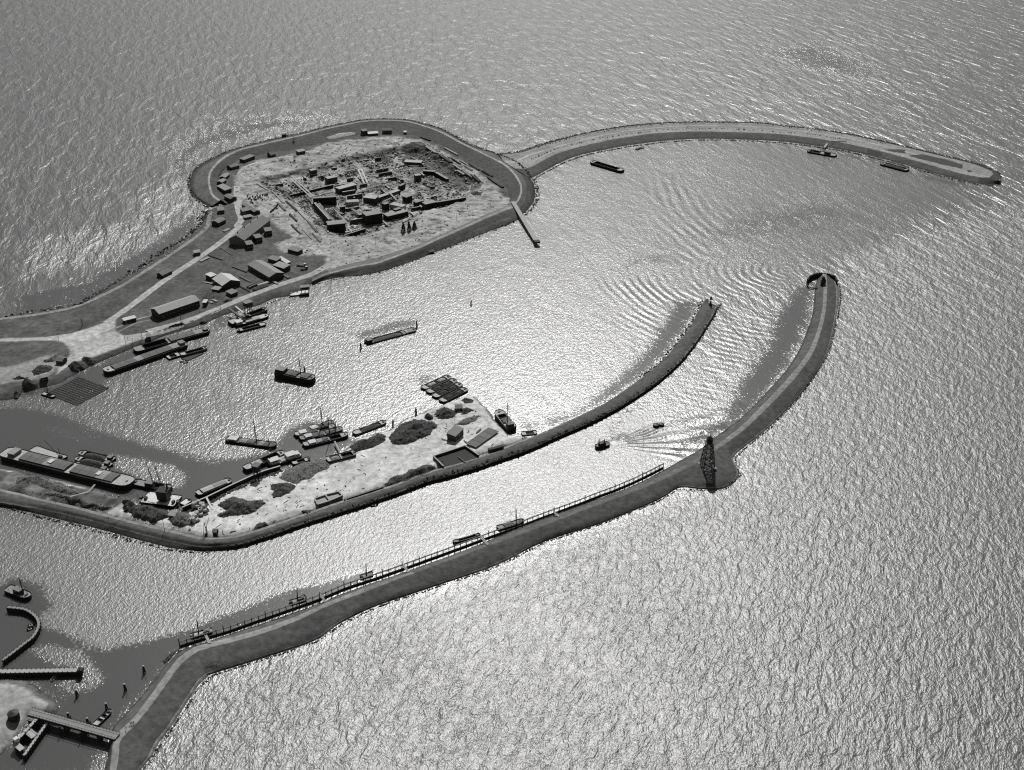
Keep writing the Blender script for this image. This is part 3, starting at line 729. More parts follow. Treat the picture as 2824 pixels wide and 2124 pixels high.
tp = world_to(ev, un('C', 1045, 885, 10))
mb = MB()
for sx in (-2.4, 2.4):
    for sy in (-2.4, 2.4): mb.tube((tp.x + sx, tp.y + sy, 0), (tp.x + sx * .8, tp.y + sy * .8, 9.0), .3, .25)
mb.tube((tp.x - 2.4, tp.y - 2.4, 1), (tp.x + 2, tp.y - 2, 9), .15).tube((tp.x + 2.4, tp.y - 2.4, 1), (tp.x - 2, tp.y - 2, 9), .15)
mb.build('tower_legs', steel, ev)
eh = MB().box((tp.x, tp.y, 10.6), (6, 5.4, 3.4)).build('elevator_house', tarwall, ev); MB().box((tp.x, tp.y, 12.45), (6.6, 6, .3)).build('roof', darkroof, eh)
q1, q2 = world_to(ev, un('C', 850, 925, 5)), world_to(ev, un('C', 975, 1015, 4))
MB().beam(q1, q2, 1.6, 1.0).build('chute', steel, ev); q1.x += 6; q2.x += 5
MB().beam(q1, q2, 1.3, .7).build('chute', paintsteel, ev)
pn = vessel('house_pontoon', 'white pontoon with a little house on posts below the lower road', 'pontoon', 'C 1470,775', 'C 1665,755', 9, 1.1, bow=.04, stern=.04, blunt=.8, sheer=.1, deck=M('white_deck', .7, .15), extras=False)
mb = MB()
for x in (2, 5, 8):
    for y in (-2, 2): mb.tube((x, y, .5), (x, y, 4), .16)
mb.build('posts', tarwood, pn); cb = MB().box((5, 0, 5.1), (7.5, 4.6, 2.2)).build('cabin', wood, pn); MB().box((5, 0, 6.3), (8.2, 5.2, .2)).build('roof', darkroof, cb)
MB().box((5, -2.33, 5.3), (5, .06, .8)).build('window', glass, cb)
g1 = world_to(pn, un('C', 1425, 715, 2.4)); MB().beam(g1, (-6, 1, .9), 1.6, .2).build('gangway', palewood, pn)
# long barges in the left basin
vessel('rhine_barge', 'very long black covered barge with a pale rounded bow nearest the plaza', 'barge', 'D 1850,385', 'D 1040,668', 10.5, 2.8, bow=.08, stern=.06, blunt=.35, sheer=.6, holds=[(.1, .9, 'cover', .9)], house=[(.05, 4, 5, 2.2, wood, darkroof)], deck=deckpale)
vessel('rhine_barge', 'long dark barge lying inside the very long covered one', 'barge', 'D 1340,455', 'D 2085,248', 10, 2.4, bow=.09, stern=.06, blunt=.3, holds=[(.12, .42, 'open', .8), (.46, .9, 'cover', .8)], house=[(.95, 3, 4, 1.6, tarwood, darkroof)])
vessel('pontoon', 'small pale square pontoon beside the long covered barge', 'pontoon', 'D 1668,528', 'D 1790,490', 7, 1.3, bow=.04, stern=.04, blunt=.8, sheer=.05, deck=deckpale, holds=[(.25, .7, 'open', .3)], extras=False)
vessel('lighter', 'slim grey lighter with a white bow outside the long barges', 'barge', 'D 1800,500', 'D 2066,428', 5.5, 1.5, deck=deckpale, holds=[(.2, .85, 'open', .5)], hull=hullgry)
vessel('pontoon', 'dark nearly awash pontoon outside the slim grey lighter', 'pontoon', 'D 1835,548', 'D 2000,470', 8, .5, bow=.04, stern=.04, blunt=.85, sheer=0, hull=tarwood, deck=tarwood, extras=False)
rowboat('pale rowing boat at the corner of the awash pontoon', 'D 1795,570', 'D 1880,578', 2.2, hull=palewood)
vessel('work_boat', 'small dark boat with a short mast at the raft', 'boat', 'D 425,882', 'D 550,920', 3.6, 1.0, holds=[(.35, .7, 'open', .4)], masts=[(.45, 6, 0)], deck=deckpale, extras=False)
# timber raft
c4 = [un(*p, .2) for p in parse('D 505,862 845,690 1040,862 690,1035')]
cen = sum(c4, Vector()) / 4; rr = math.atan2((c4[1] - c4[0]).y, (c4[1] - c4[0]).x)
LU = ((c4[1] - c4[0]).length + (c4[2] - c4[3]).length) / 2; LV = ((c4[3] - c4[0]).length + (c4[2] - c4[1]).length) / 2
raft = thing('timber_raft', 'large flat raft of dark logs in a grid by the left bank', 'raft', (cen.x, cen.y, 0), rr)
for i in range(4):
    for j in range(3):
        mb = MB(); w_, l_ = LV / 4, LU / 3
        for k in range(int(w_ / .62)):
            y = -LV / 2 + i * w_ + .4 + k * .62
            if y > -LV / 2 + (i + 1) * w_ - .5: continue
            e = random.uniform(-.5, .5)
            mb.tube((-LU / 2 + j * l_ + .5 + e, y, .1), (-LU / 2 + (j + 1) * l_ - .3 + e, y, .1), .3, .26, 6)
        mb.build('log_bundle', brush, raft)
mb = MB()
for i in range(13):
    x = -LU / 2 + LU * (i + .5) / 13; mb.box((x, 0, .42), (.3, LV, .16))
mb.build('cross_chains', wood, raft)
# lower left basin
big = vessel('rhine_barge', 'huge black barge with dark hatch tarpaulins along the left quay', 'barge', 'H 40,318', 'H 1345,640', 12, 3.4, bow=.07, stern=.05, blunt=.4, sheer=.6, holds=[(.16, .52, 'cover', 1.0), (.56, .88, 'cover', 1.0)], house=[(.09, 5, 7, 2.4, wood, M('wheelhouse_top', .3))], deck=deckpale)
for t in (.36, .80):
    MB().box(((t - .5) * 84, 0, 4.7), (3, 4, .15)).build('pale_hatch_sheet', whiteroof, big)
db = vessel('crane_barge', 'pale deck barge with a thin slanting crane behind the huge black barge', 'crane barge', 'H 330,285', 'H 650,395', 8, 1.4, bow=.05, stern=.05, blunt=.6, deck=deckpale)
p0 = Vector((11, 0, 1)); MB().lathe([(1.5, .9), (1.6, 2.6), (1.2, 3)], 10, (11, 0, 0)).build('crane_cab', steel, db)
MB().tube((11, 0, 2), (11, 0, 8.5), .2, .15).build('mast', tarwood, db)
q = world_to(db, un('H', 450, 200, 13)); MB().tube((11, 0, 2), q, .22, .15).build('jib', tarwood, db)
for i, (a, b) in enumerate((('H 1165,395', 'H 808,322'), ('H 1135,452', 'H 770,380'), ('H 1098,512', 'H 738,436'))):
    vessel('hopper_barge', ['rubble laden hopper barge furthest from the huge black barge', 'rubble laden hopper barge in the middle of three', 'rubble laden hopper barge touching the huge black barge'][i], 'barge',
           a, b, 5.6, 1.1, bow=.14, stern=.1, blunt=.3, deck=deckpale, holds=[(.24, .84, 'rubble', .5)], house=[(.12, 3, 3, 1.8, tarwood, darkroof)], group='three rubble hopper barges side by side')
vessel('tender', 'dark tender with round hatches ahead of the huge black barge', 'boat', 'H 1735,690', 'H 1355,622', 6.5, 1.8, holds=[(.2, .45, 'open', .6)], house=[(.55, 5, 4, 2.2, tarwood, darkroof)])
fp = vessel('floating_crane', 'white decked pontoon carrying a black steam crane at the left quay', 'floating crane', 'H 1470,775', 'H 1810,820', 12, 1.8, bow=.03, stern=.03, blunt=.85, sheer=.05, deck=M('white_deck', .7, .15))
MB().lathe([(3.2, 1.4), (3.2, 2.2), (2.6, 2.3)], 14, (2, 0, 0)).build('turntable', steel, fp)
hs = MB().box((2, .5, 5.2), (6.5, 6, 5.8)).build('machine_house', steel, fp); MB().box((2, .5, 8.2), (7, 6.5, .3)).build('roof', tarwood, hs)
MB().tube((4, 2, 8), (4, 2, 12), .6, .5, 10).build('funnel', steel, fp)
jt = world_to(fp, un('H', 1482, 412, 18)); jt2 = world_to(fp, un('H', 1556, 420, 19))
jb = MB()
for tip, foot in ((jt, Vector((-1, -2, 5))), (jt2, Vector((1, 2, 6)))):
    for e in (-.6, .6): jb.tube(foot + Vector((e, 0, 0)), tip, .17, .1, 5)
    for k in range(9):
        t0, t1 = k / 9, (k + 1) / 9
        a_, b_ = foot.lerp(tip, t0), foot.lerp(tip, t1)
        jb.tube(a_ + Vector((.6 * (1 - t0), 0, 0)), b_ - Vector((.6 * (1 - t1), 0, 0)), .08, .08, 4)
jb.build('lattice_jib', steel, fp)
for x in (-12, -9, 9, 12): MB().box((x, -2, 2.2), (1.6, 2, 1.4)).build('winch', steel, fp)
vessel('pontoon', 'small cluttered white pontoon at the tip of the timber quay', 'pontoon', 'H 1850,850', 'H 1925,800', 5, 1.2, bow=.05, stern=.05, blunt=.8, sheer=0, deck=M('white_deck', .7, .15))
# sailing barges and dredging plant
vessel('sailing_barge', 'dark sailing barge with a tall mast turning off the sand yard', 'sailing barge', 'I 548,392', 'I 1148,478', 6.5, 1.5, sheer=.8, bow=.1, blunt=.2, deck=M('sail_deck', .14), holds=[(.28, .58, 'cover', .6), (.66, .86, 'cover', .4)], house=[(.14, 6, 4.5, 1.4)], masts=[(.61, 16.5, 0), (.86, 4.5, 0)])
rows = [('I 1545,290', 'I 1835,192', 'dark sailing barge at the back of the moored row', [(.55, 15, 9)]), ('I 1372,345', 'I 1850,240', 'second sailing barge from the back of the moored row', []),
        ('I 1432,395', 'I 1945,275', 'sailing barge with a short mast third in the moored row', [(.85, 9, 6)]), ('I 1475,470', 'I 2010,340', 'front sailing barge of the moored row with a white cabin top', [(.6, 17, 12)])]
for i, (a, b, lb, ms) in enumerate(rows):
    vessel('sailing_barge', lb, 'sailing barge', a, b, 6, 1.6, sheer=.9, bow=.12, blunt=.2, deck=[deckm, deckpale][i % 2], holds=[(.3, .55, 'cover', .6), (.6, .84, ['cover', 'open'][i % 2], .5)],
           house=[(.2, 4.5, 4, 1.3, whitepaint if i % 2 else wood)], masts=ms, group='sailing barges moored in a row')
vessel('lighter', 'black lighter with a white crescent stern off the timber quay', 'barge', 'I 760,755', 'I 1240,555', 6.5, 2.4, holds=[(.2, .42, 'pale', .5), (.45, .85, 'open', .8)], masts=[(.68, 7, 0)], deck=deckpale)
vessel('dredger', 'cluttered pale dredger with white deckhouses by the timber quay', 'dredger', 'I 1050,700', 'I 1445,575', 7.5, 1.8, deck=M('bright_deck', .55), holds=[(.35, .55, 'pale', .5)], house=[(.18, 6, 4.5, 2.4), (.68, 6, 5, 2.6), (.84, 4, 4, 1.8)])
vessel('work_boat', 'slim boat with a pale deck beside the cluttered dredger', 'boat', 'I 1340,690', 'I 1552,632', 4.5, 1.2, deck=deckpale, holds=[(.3, .7, 'open', .4)])
vessel('barge', 'long pale covered barge along the timber quay', 'barge', 'I 185,1060', 'I 600,890', 6.5, 1.8, bow=.1, holds=[(.14, .84, 'pale', .7)], deck=deckpale)
vessel('barge', 'small open barge hauled up on the sand', 'barge', 'I 1755,648', 'I 2100,560', 6.5, 1.6, z0=1.9, draft=.2, bow=.08, stern=.05, blunt=.5, holds=[(.12, .46, 'sand', .3), (.52, .9, 'open', .3)], deck=deckpale, tilt=.04, cargo_m=M('ash_cargo', .28))
vessel('lighter', 'grey lighter with dark cargo moored at the sand yard shore', 'barge', 'J 100,585', 'J 458,450', 5.5, 1.3, deck=deckpale, hull=hullgry, holds=[(.22, .82, 'rubble', .5)])
for i, (a, b) in enumerate((('G 360,392', 'G 775,208'), ('G 440,452', 'G 866,262'), ('G 532,520', 'G 945,322'), ('G 640,588', 'G 1025,395'))):
    vessel('hopper_barge', ['hopper barge with pale sand outermost of the four moored abreast', 'second hopper barge from the outside of the four abreast', 'third hopper barge from the outside of the four abreast', 'hopper barge nearest the sand yard of the four abreast'][i], 'barge',
           a, b, 6.4, 1.4, bow=.1, stern=.1, blunt=.45, sheer=.3, deck=deckpale, holds=[(.18, .50, 'sand' if i == 0 else 'cargo', .7), (.54, .84, 'sand' if i == 0 else 'cargo', .7)],
           cargo_m=deckpale if i == 0 else brush, group='hopper barges moored four abreast')
vessel('coaster', 'dark coaster with a thin mast at the end of the sand yard', 'ship', 'G 1725,1005', 'G 1508,742', 7.5, 3.2, bow=.18, sheer=.8, deck=deckpale, holds=[(.3, .52, 'cover', .8), (.58, .76, 'open', .7)], house=[(.14, 4, 4.5, 2.2, tarwood, darkroof)], masts=[(.33, 15.5, 0)])
vessel('work_boat', 'low half sunk boat beside the mole near the dark coaster', 'boat', 'G 1870,1085', 'G 2105,1060', 5, .7, holds=[(.3, .8, 'open', .3)], deck=deckpale, extras=False)
rowboat('rowing boat drawn up below the largest dark heap', 'J 530,772', 'J 586,760', 2.2)
rowboat('black rowing boat moored outside the harbour mole', 'J 290,1385', 'J 375,1372', 2.4)
tg = vessel('tug', 'little dark tug steaming up the fairway ahead of its wake', 'tug', 'M 905,338', 'M 808,368', 5, 1.5, sheer=.8, bow=.35, house=[(.48, 4.5, 2.6, 2.2, tarwood, wood)], masts=[(.75, 6, 0)], extras=False)
MB().tube((-1.5, 0, 1.2), (-1.8, 0, 5), .5, .42, 10).build('funnel', steel, tg)
for i, (x, y) in enumerate(((1270, 203), (1312, 196))):
    p = un('M', x, y, .6); b_ = thing('mooring_buoy', ['larger black mooring buoy afloat in the fairway', 'smaller black mooring buoy afloat in the fairway'][i], 'buoy', (p.x, p.y, 0), i, 'pair of mooring buoys')
    s_ = .85 - .12 * i
    MB().lathe([(.6 * s_, -.4), (2.3 * s_, 0), (2.6 * s_, .9 * s_), (2.3 * s_, 1.8 * s_), (.6 * s_, 2.2 * s_)], 18).build('float', hullblk, b_); MB().tube((0, 0, 2), (0, 0, 2.9 * s_), .25, .2).build('ring_bolt', steel, b_)
# small craft along the fender jetty
for nm, lb, a, b, w_, ms, kw in (('fishing_boat', 'white bowed fishing boat with a tall mast at the near jetty end', 'L 300,968', 'L 165,1003', 4.2, [(.62, 9, 5)], dict(house=[(.25, 3, 2.4, 1.4, tarwood, darkroof)])),
                             ('fishing_boat', 'dark fishing boat with nets second along the fender jetty', 'L 872,768', 'L 768,800', 4, [(.5, 8, 4)], dict(house=[(.3, 3, 2.4, 1.3, tarwood, darkroof)])),
                             ('fishing_boat', 'dark fishing boat third along the fender jetty', 'X 180,416', 'X 98,440', 3.8, [(.5, 8, 4)], {}),
                             ('barge', 'flat grey barge lying at the fender jetty without a mast', 'X 690,218', 'X 860,170', 3.2, [], dict(holds=[(.2, .85, 'open', .4)])),
                             ('sailing_barge', 'sailing barge with a thin mast at the far part of the fender jetty', 'X 970,130', 'X 1138,80', 5.2, [(.72, 10, 7)], dict(holds=[(.25, .6, 'cover', .5)]))):
    vessel(nm, lb, 'boat', a, b, w_ * .85, .9, sheer=.7, bow=.25, deck=deckpale if 'white' in lb else deckm, masts=ms, group='boats along the fender jetty', **kw)
# lock approach
vessel('fishing_boat', 'pale deck fishing boat lying by the road bridge', 'boat', 'K 768,1300', 'K 900,1172', 3.4, 1.1, bow=.25, deck=deckpale, holds=[(.3, .42, 'open', .3), (.55, .68, 'open', .3)])
rowboat('rowing boat inside the curved quay, the paler one', 'K 225,492', 'K 282,474', 1.8, hull=wood)
rowboat('dark rowing boat inside the curved quay', 'K 232,520', 'K 262,508', 1.6)
rowboat('white rowing boat moored at the straight pier', 'K 418,938', 'K 462,884', 2.0, hull=whitepaint)
vessel('tug', 'black tug partly hidden at the left edge by the curved quay', 'tug', 'K 60,180', 'K 245,255', 6, 2, bow=.3, house=[(.5, 5, 3, 2.4, tarwood, darkroof)], masts=[(.72, 11, 0)])
# dolphins
for lb, f, x, y, h in (('mooring dolphin standing alone in mid harbour', 'W', 1018, 659, 4), ('mooring dolphin at the left end of the low laden barge', 'P', 1438, 578, 5), ('mooring dolphin at the right end of the low laden barge', 'P', 1927, 388, 5.5),
                       ('mooring dolphin behind the high sided freighter', 'P', 950, 782, 5), ('pale capped dolphin nearest the path bend', 'K', 1175, 872, 4.4), ('pale capped dolphin in mid lock approach', 'K', 1021, 1020, 4.4),
                       ('pale capped dolphin off the lock ground point', 'K', 629, 1064, 4), ('dark dolphin at the bow of the fishing boat by the bridge', 'K', 872, 1180, 4.6), ('dolphin close to the road bridge on its harbour side', 'K', 716, 1288, 3.6), ('dolphin beside the bridge near the lock ground', 'K', 560, 1246, 3.6),
                       ('pile cluster off the sand yard shore', 'J', 795, 385, 6), ('short pile off the grey lighter', 'J', 540, 492, 4)):
    dolphin(lb, f, x, y, h, .75)
# ------------------------------------------------------------------ fender jetty on the outer mole
line = [un(*p, 0) for p in parse("L 102,1072 250,1025 390,985 530,935 700,876 870,816 960,785 X 0,520 200,455 390,388 640,297 760,253 900,200 1130,118 Y 0,500 110,458 220,418 340,373 460,325 570,285 680,238 780,190 872,142")]
seg = [0]
for a, b in zip(line[:-1], line[1:]): seg.append(seg[-1] + (b - a).length)
def along(d):
    for i in range(len(seg) - 1):
        if d <= seg[i + 1]: return line[i].lerp(line[i + 1], (d - seg[i]) / (seg[i + 1] - seg[i]))
    return line[-1]
tot = seg[-1]; o0 = line[0]
fj = thing('fender_jetty', 'long timber fender jetty of posts and rails along the outer mole', 'jetty', o0)
N_ = 84
for i in range(N_):
    p = along(tot * i / (N_ - 1)) - o0; tall = i % 6 == 0
    MB().tube((p.x, p.y, -2), (p.x, p.y, 5.4 if tall else 3.9), .36 if tall else .28, .26, 6).build('post', tarwood, fj)
ds = [along(tot * i / 60) - o0 for i in range(61)]
for z_, w_, h_, m_, nm in ((3.5, .8, .35, wood, 'top_rail'), (.9, .4, .6, tarwood, 'lower_rail'), (.25, .5, .6, tarwood, 'waterline_rail')):
    mb = MB()
    for a, b in zip(ds[:-1], ds[1:]): mb.beam((a.x, a.y, z_), (b.x, b.y, z_), w_, h_)
    mb.build(nm, m_, fj)
for lb, s_ in (('plank gangway to the jetty beside the white bowed fishing boat', 'L 258,1000 285,1050'), ('plank gangway to the jetty past the second fishing boat', 'L 955,750 990,798'), ('plank gangway to the jetty past the third fishing boat', 'X 368,358 405,412'),
               ('plank gangway to the jetty beside the flat grey barge', 'X 862,182 912,238'), ('plank gangway to the jetty near the sailing barge', 'Y 178,420 212,450')):
    (f, x1, y1), (_, x2, y2) = parse(s_); a, b = un(f, x1, y1, 3.8), hit(f, x2, y2); 
    g = thing('gangway', lb, 'gangway', (b.x, b.y, gland(b.x, b.y)), 0, 'gangways to the fender jetty')
    a = a - g.location
    MB().beam((0, 0, .25), a, 1.3, .16).build('planks', palewood, g)
    u = Vector((-a.y, a.x, 0)).normalized() * .6
    rl = MB()
    for s2 in (-1, 1): rl.beam(Vector((0, 0, 1.2)) + u * s2, a + Vector((0, 0, 1)) + u * s2, .08, .08)
    rl.build('handrail', wood, g)
    MB().tube((a.x, a.y, -3.5), (a.x, a.y, a.z + 1.6), .25, .2).build('landing_post', tarwood, g)
# ------------------------------------------------------------------ beacon tower
bp = hit('O', 668, 905); zt = gland(bp.x, bp.y)
tw = thing('beacon_tower', 'dark four legged lattice beacon tower on the bulge of the outer mole', 'beacon tower', (bp.x, bp.y, zt), R(12))
hb, hts, HT = 3.7, 1.8, 17.5
cn = lambda k, z_: Vector(((1, 1, -1, -1)[k] * (hb + (hts - hb) * z_ / HT), (1, -1, -1, 1)[k] * (hb + (hts - hb) * z_ / HT), z_))
for k in range(4): MB().tube(cn(k, -1.5), cn(k, HT), .3, .22, 6).build('leg', tarwood, tw)
lv = [0.4, 4, 7.5, 11, 14.3, 17.3]
for k in range(4):
    mb = MB(); k2 = (k + 1) % 4
    for z0, z1 in zip(lv[:-1], lv[1:]):
        mb.tube(cn(k, z0), cn(k2, z1), .15, .15, 5).tube(cn(k2, z0), cn(k, z1), .15, .15, 5).tube(cn(k, z1), cn(k2, z1), .22, .22, 5)
        for e in (.5,):
            mb.tube(cn(k, z0).lerp(cn(k2, z0), e), cn(k, z1).lerp(cn(k2, z1), e), .12, .12, 4)
    mb.build('bracing', tarwood, tw)
pf = MB().box((0, 0, HT + .2), (5.6, 5.6, .3)).build('platform', wood, tw)
rl = MB()
for k in range(4):
    a, b = Vector(((1, 1, -1, -1)[k] * 2.7, (1, -1, -1, 1)[k] * 2.7, HT + 1.3)), Vector(((1, -1, -1, 1)[k] * 2.7, (-1, -1, 1, 1)[k] * 2.7, HT + 1.3))
    rl.tube(a, b, .07, .07, 4)
    for e in (0, .33, .66): rl.tube(a.lerp(b, e), a.lerp(b, e) - Vector((0, 0, 1.2)), .06, .06, 4)
rl.build('railing', steel, pf)
ca = MB().box((0, 0, HT + 1.7), (3.0, 3.0, 2.7)).build('lamp_cabin', tarwall, tw); MB().lathe([(2.3, 0), (1.2, 1.0), (.3, 1.6), (.12, 3)], 8, (0, 0, HT + 3.05)).build('roof', tarwood, ca)
MB().box((0, -1.53, HT + 1.9), (1.8, .06, 1.0)).build('window', glass, ca)
ft = MB()
for k in range(4): c_ = cn(k, 0); ft.box((c_.x, c_.y, .2), (1.7, 1.7, .9))
ft.build('footings', concrete, tw)
# harbour lights on the two mole heads
p = hit('N', 1738, 195); hl = thing('harbour_light', 'dark harbour light hut with one white side on the outer mole head', 'harbour light', p, 0)
MB().box((0, 0, 2.2), (4, 3.4, 5)).build('hut', tarwall, hl); MB().box((-2.06, 0, 2.2), (.1, 3.2, 4.6)).build('white_side', whitepaint, hl); MB().lathe([(1.3, 4.7), (1.3, 6.2), (.2, 7.2)], 10).build('lantern', steel, hl)
p = hit('N', 792, 378); hl = thing('harbour_light', 'slender dark light post on the middle mole head', 'harbour light', p, 0)
MB().lathe([(1.5, -.5), (1.3, 1.4), (.8, 2.2), (.45, 3), (.38, 6)], 12).build('pedestal', tarwall, hl); MB().lathe([(.9, 6), (.9, 7.4), (.2, 8.2)], 10).build('lantern', steel, hl); MB().box((0, 0, 5.9), (2.2, 2.2, .15)).build('gallery', steel, hl)
def palisade(label, s_, h, name='palisade', step=1.1, r_=.4, z0=-1.5, cat='palisade', posts=14):
    q = catmull([un(*p_, h) for p_ in parse(s_)], 8); o = q[0].copy(); o.z = 0
    t_ = thing(name, label, cat, o, 0); cum = 0; mb = MB(); last = None
    for a, b in zip(q[:-1], q[1:]):
        n = max(1, int((b - a).length / step))
        for k in range(n):
            c = a.lerp(b, k / n) - o; hh = h + random.uniform(-.2, .25)
            mb.tube((c.x, c.y, z0), (c.x, c.y, hh), r_, r_ * .85, 6)
    mb.build('piles', tarwood, t_)
    w_ = MB()
    for a, b in zip(q[:-1], q[1:]): w_.beam((a.x - o.x, a.y - o.y, h * .8), (b.x - o.x, b.y - o.y, h * .8), r_ * 2.8, .5)
    w_.build('waling', tarwood, t_); return t_
palisade('dark crescent timber palisade round the outer mole head', 'N 1612,150 1640,118 1700,100 1780,104 1845,128 1858,160', 4.2, step=.8, r_=.55)
palisade('low ring of piles in the water beside the outer mole head', 'N 1612,150 1603,192 1640,222 1695,226', 1.6, step=2.2, r_=.25)
# ------------------------------------------------------------------ buildings on the island
for a in (('small box hut at the foot of the western ring dike', 'A 690,578 818,528', 6.5, 3.2, .5, 'mono'), ('dark pyramid roofed hut on the ring dike slope', 'A 1000,500 1062,484', 7, 2.6, 2.2, 'gable'),
          ('pale roofed hut beside the track north of the pit', 'A 1325,485 1412,468', 6, 3, .5, 'mono', 1), ('dark hut with a stepped roof at the dike bend', 'A 540,650 640,622', 7.5, 3, 1.4, 'gable'),
          ('grey roofed hut second from the dike bend', 'A 468,775 522,730', 6, 2.8, 1.2, 'gable', 1), ('grey roofed hut third from the dike bend', 'A 432,830 486,796', 6, 2.8, 1.2, 'gable', 1),
          ('long pale roofed hut bending along the inner dike toe', 'A 442,868 540,922', 7, 3, .8, 'mono', 1), ('hut with a dark front beside the road into the pit', 'A 520,975 600,1010', 7, 3, 1.2, 'gable'),
          ('upper dark hut on the western shore strip', 'A 412,1150 492,1142', 7, 3.2, .6, 'mono'), ('larger dark hut lower down the western shore strip', 'A 380,1285 470,1240', 8, 3.6, 1.5, 'gable'),
          ('square dark hut behind the big gabled hall', 'A 685,1160 775,1140', 7, 3.4, .8, 'mono'), ('long slanting hut behind the big gabled hall', 'A 722,1072 870,1165', 6, 3.2, 1, 'gable'),
          ('low pale roofed shed between the hall and the dark huts', 'A 715,1238 800,1222', 5, 1.8, .4, 'mono', 1), ('little cabin with a pale roof beside the main road', 'C 490,345 560,335', 5, 2.8, .6, 'mono', 1),
          ('small gabled hut alone on the western grass', 'C 140,562 245,512', 6.5, 2.8, 1.6, 'gable'), ('flat grey hut on the grass south west of the pit', 'C 1470,302 1580,332', 6.5, 2.8, .5, 'mono'),
          ('pale lean-to beside the ribbed workshop', 'C 1330,462 1445,498', 8, 3.6, .6, 'mono', 1), ('small dark shed behind the ribbed workshop', 'C 1268,398 1362,425', 6, 2.6, .5, 'mono'),
          ('long low white roofed store behind the workshops', 'C 1362,400 1462,458', 3.5, 2, .4, 'mono', 2), ('pale side shed attached to the white gabled workshop', 'C 638,590 700,565', 7, 3.4, .5, 'mono', 2),
          ('small pale roofed shed below the white gabled workshop', 'C 690,708 765,722', 5, 2.4, .5, 'mono', 1), ('dark flat shed on the scrub below the white gabled workshop', 'C 850,735 912,765', 6, 2.6, .4, 'mono'),
          ('little white topped box hut beside the long tarred shed', 'C 588,848 632,850', 5, 3.4, .3, 'mono', 2), ('white caravan like hut on the grass point by the plaza', 'D 1225,150 1352,118', 4.2, 2.6, .3, 'mono', 2),
          ('tall dark hut on the inner north dike toe', 'B 188,238 246,228', 6, 5, .6, 'mono'), ('low bright roofed shed beside the tall dark hut', 'B 255,268 372,258', 7, 2.2, .4, 'mono', 2),
          ('dark gabled hut at the top of the ring dike', 'B 416,214 526,212', 7, 4, 1.6, 'gable'), ('tiny white roofed hut inside the north ring dike', 'B 655,253 690,250', 4, 2, .3, 'mono', 2),
          ('dark hut among the rubble by the plaza road', 'D 568,520 642,530', 6, 3, 1.4, 'gable'), ('pale roofed hut on the bank below the rubble', 'D 402,702 472,688', 6, 3, .8, 'gable', 1),
          ('dark tarred box hut on the quay bank by the barges', 'D 1452,300 1500,292', 5, 3, .4, 'mono'), ('grey box hut standing alone on the sand yard', 'J 1180,597 1276,505', 6.2, 4.2, .8, 'mono'),
          ('small dark hut near the tip of the sand yard', 'J 1222,268 1308,262', 6, 2.6, 1, 'gable'), ('tiny dark hut at the corner of the sand yard', 'I 378,1478 436,1484', 3.4, 2.6, .8, 'gable'),
          ('little shed between two dark heaps by the left quay', 'H 1725,935 1800,948', 4.5, 2, .4, 'mono', 1)):
    house(a[0], a[1], a[2], a[3], a[4], kind=a[5], roof=[darkroof, M('mid_roofing', .30, .3), whiteroof][a[6] if len(a) > 6 else 0], name='hut', cat='hut', wins=1 if a[2] < 7 else 2)
house('big gabled hall with chimneys and three annexes', 'A 625,1452 930,1218', 15, 6, 4, roof=M('hall_roof', .19, .25, .4), name='hall', cat='hall', chim=4, wins=7, wall=brick)
for lb, rd in (('annex nearest the road in front of the gabled hall', 'A 735,1540 815,1528'), ('middle annex in front of the gabled hall', 'A 835,1465 915,1450'), ('annex furthest from the road in front of the gabled hall', 'A 950,1385 1035,1375')):
    house(lb, rd, 8, 4.5, .5, kind='mono', roof=M('hall_roof'), name='annex', cat='annex', wins=2)
house('ribbed roof workshop on the timber yard', 'C 1112,430 1335,560', 14, 4.4, 2.2, roof=M('ribbed_roof', .24, .35, .25, .7, (3, .1, 1)), name='workshop', cat='workshop', wins=6)
house('white gabled workshop with an open dark front', 'C 768,560 872,634', 16, 4, 3.2, roof=M('white_iron', .5, .3, .3, .7, (3, .1, 1)), name='workshop', cat='workshop', wins=3)
house('long tarred shed with a pale iron roof by the lower road', 'C 92,928 508,790', 13, 5.5, 2.2, roof=M('pale_iron', .33, .35, .3, .7, (3, .1, 1)), name='long_shed', cat='shed', wins=10)
# vehicles
def lorry(label, f, x, y, rz, bed=palewood, L=7.0):
    p = hit(f, x, y); r = thing('lorry', label, 'lorry', (p.x, p.y, gland(p.x, p.y)), rz, 'lorries on the yard')
    MB().box((0, 0, .75), (L, 1.0, .3)).build('chassis', steel, r)
    cb = MB().box((L * .36, 0, 1.6), (1.6, 2.1, 1.5)).box((L * .49, 0, 1.25), (1.2, 1.5, .8)).build('cab', tarwall, r)
    MB().box((L * .36 + .82, 0, 1.95), (.05, 1.7, .6)).build('windscreen', glass, cb); MB().box((L * .36, 0, 2.42), (1.8, 2.2, .12)).build('roof', whiteroof, cb)
    MB().box((-L * .12, 0, 1.0), (L * .68, 2.2, .14)).box((-L * .12, 1.08, 1.35), (L * .68, .08, .6)).box((-L * .12, -1.08, 1.35), (L * .68, .08, .6)).box((-L * .46, 0, 1.35), (.08, 2.2, .6)).build('load_bed', bed, r)
    for x_ in (-L * .3, L * .4):
        for y_ in (-.95, .95): MB().tube((x_, y_ - .16, .48), (x_, y_ + .16, .48), .48, .48, 12).build('wheel', tarwall, r)
    return r
lorry('pale flat lorry parked on the timber yard', 'C', 1590, 492, R(-12), whiteroof, 9); lorry('second lorry with a pale bed parked askew behind', 'C', 1618, 528, R(30), palewood, 6)
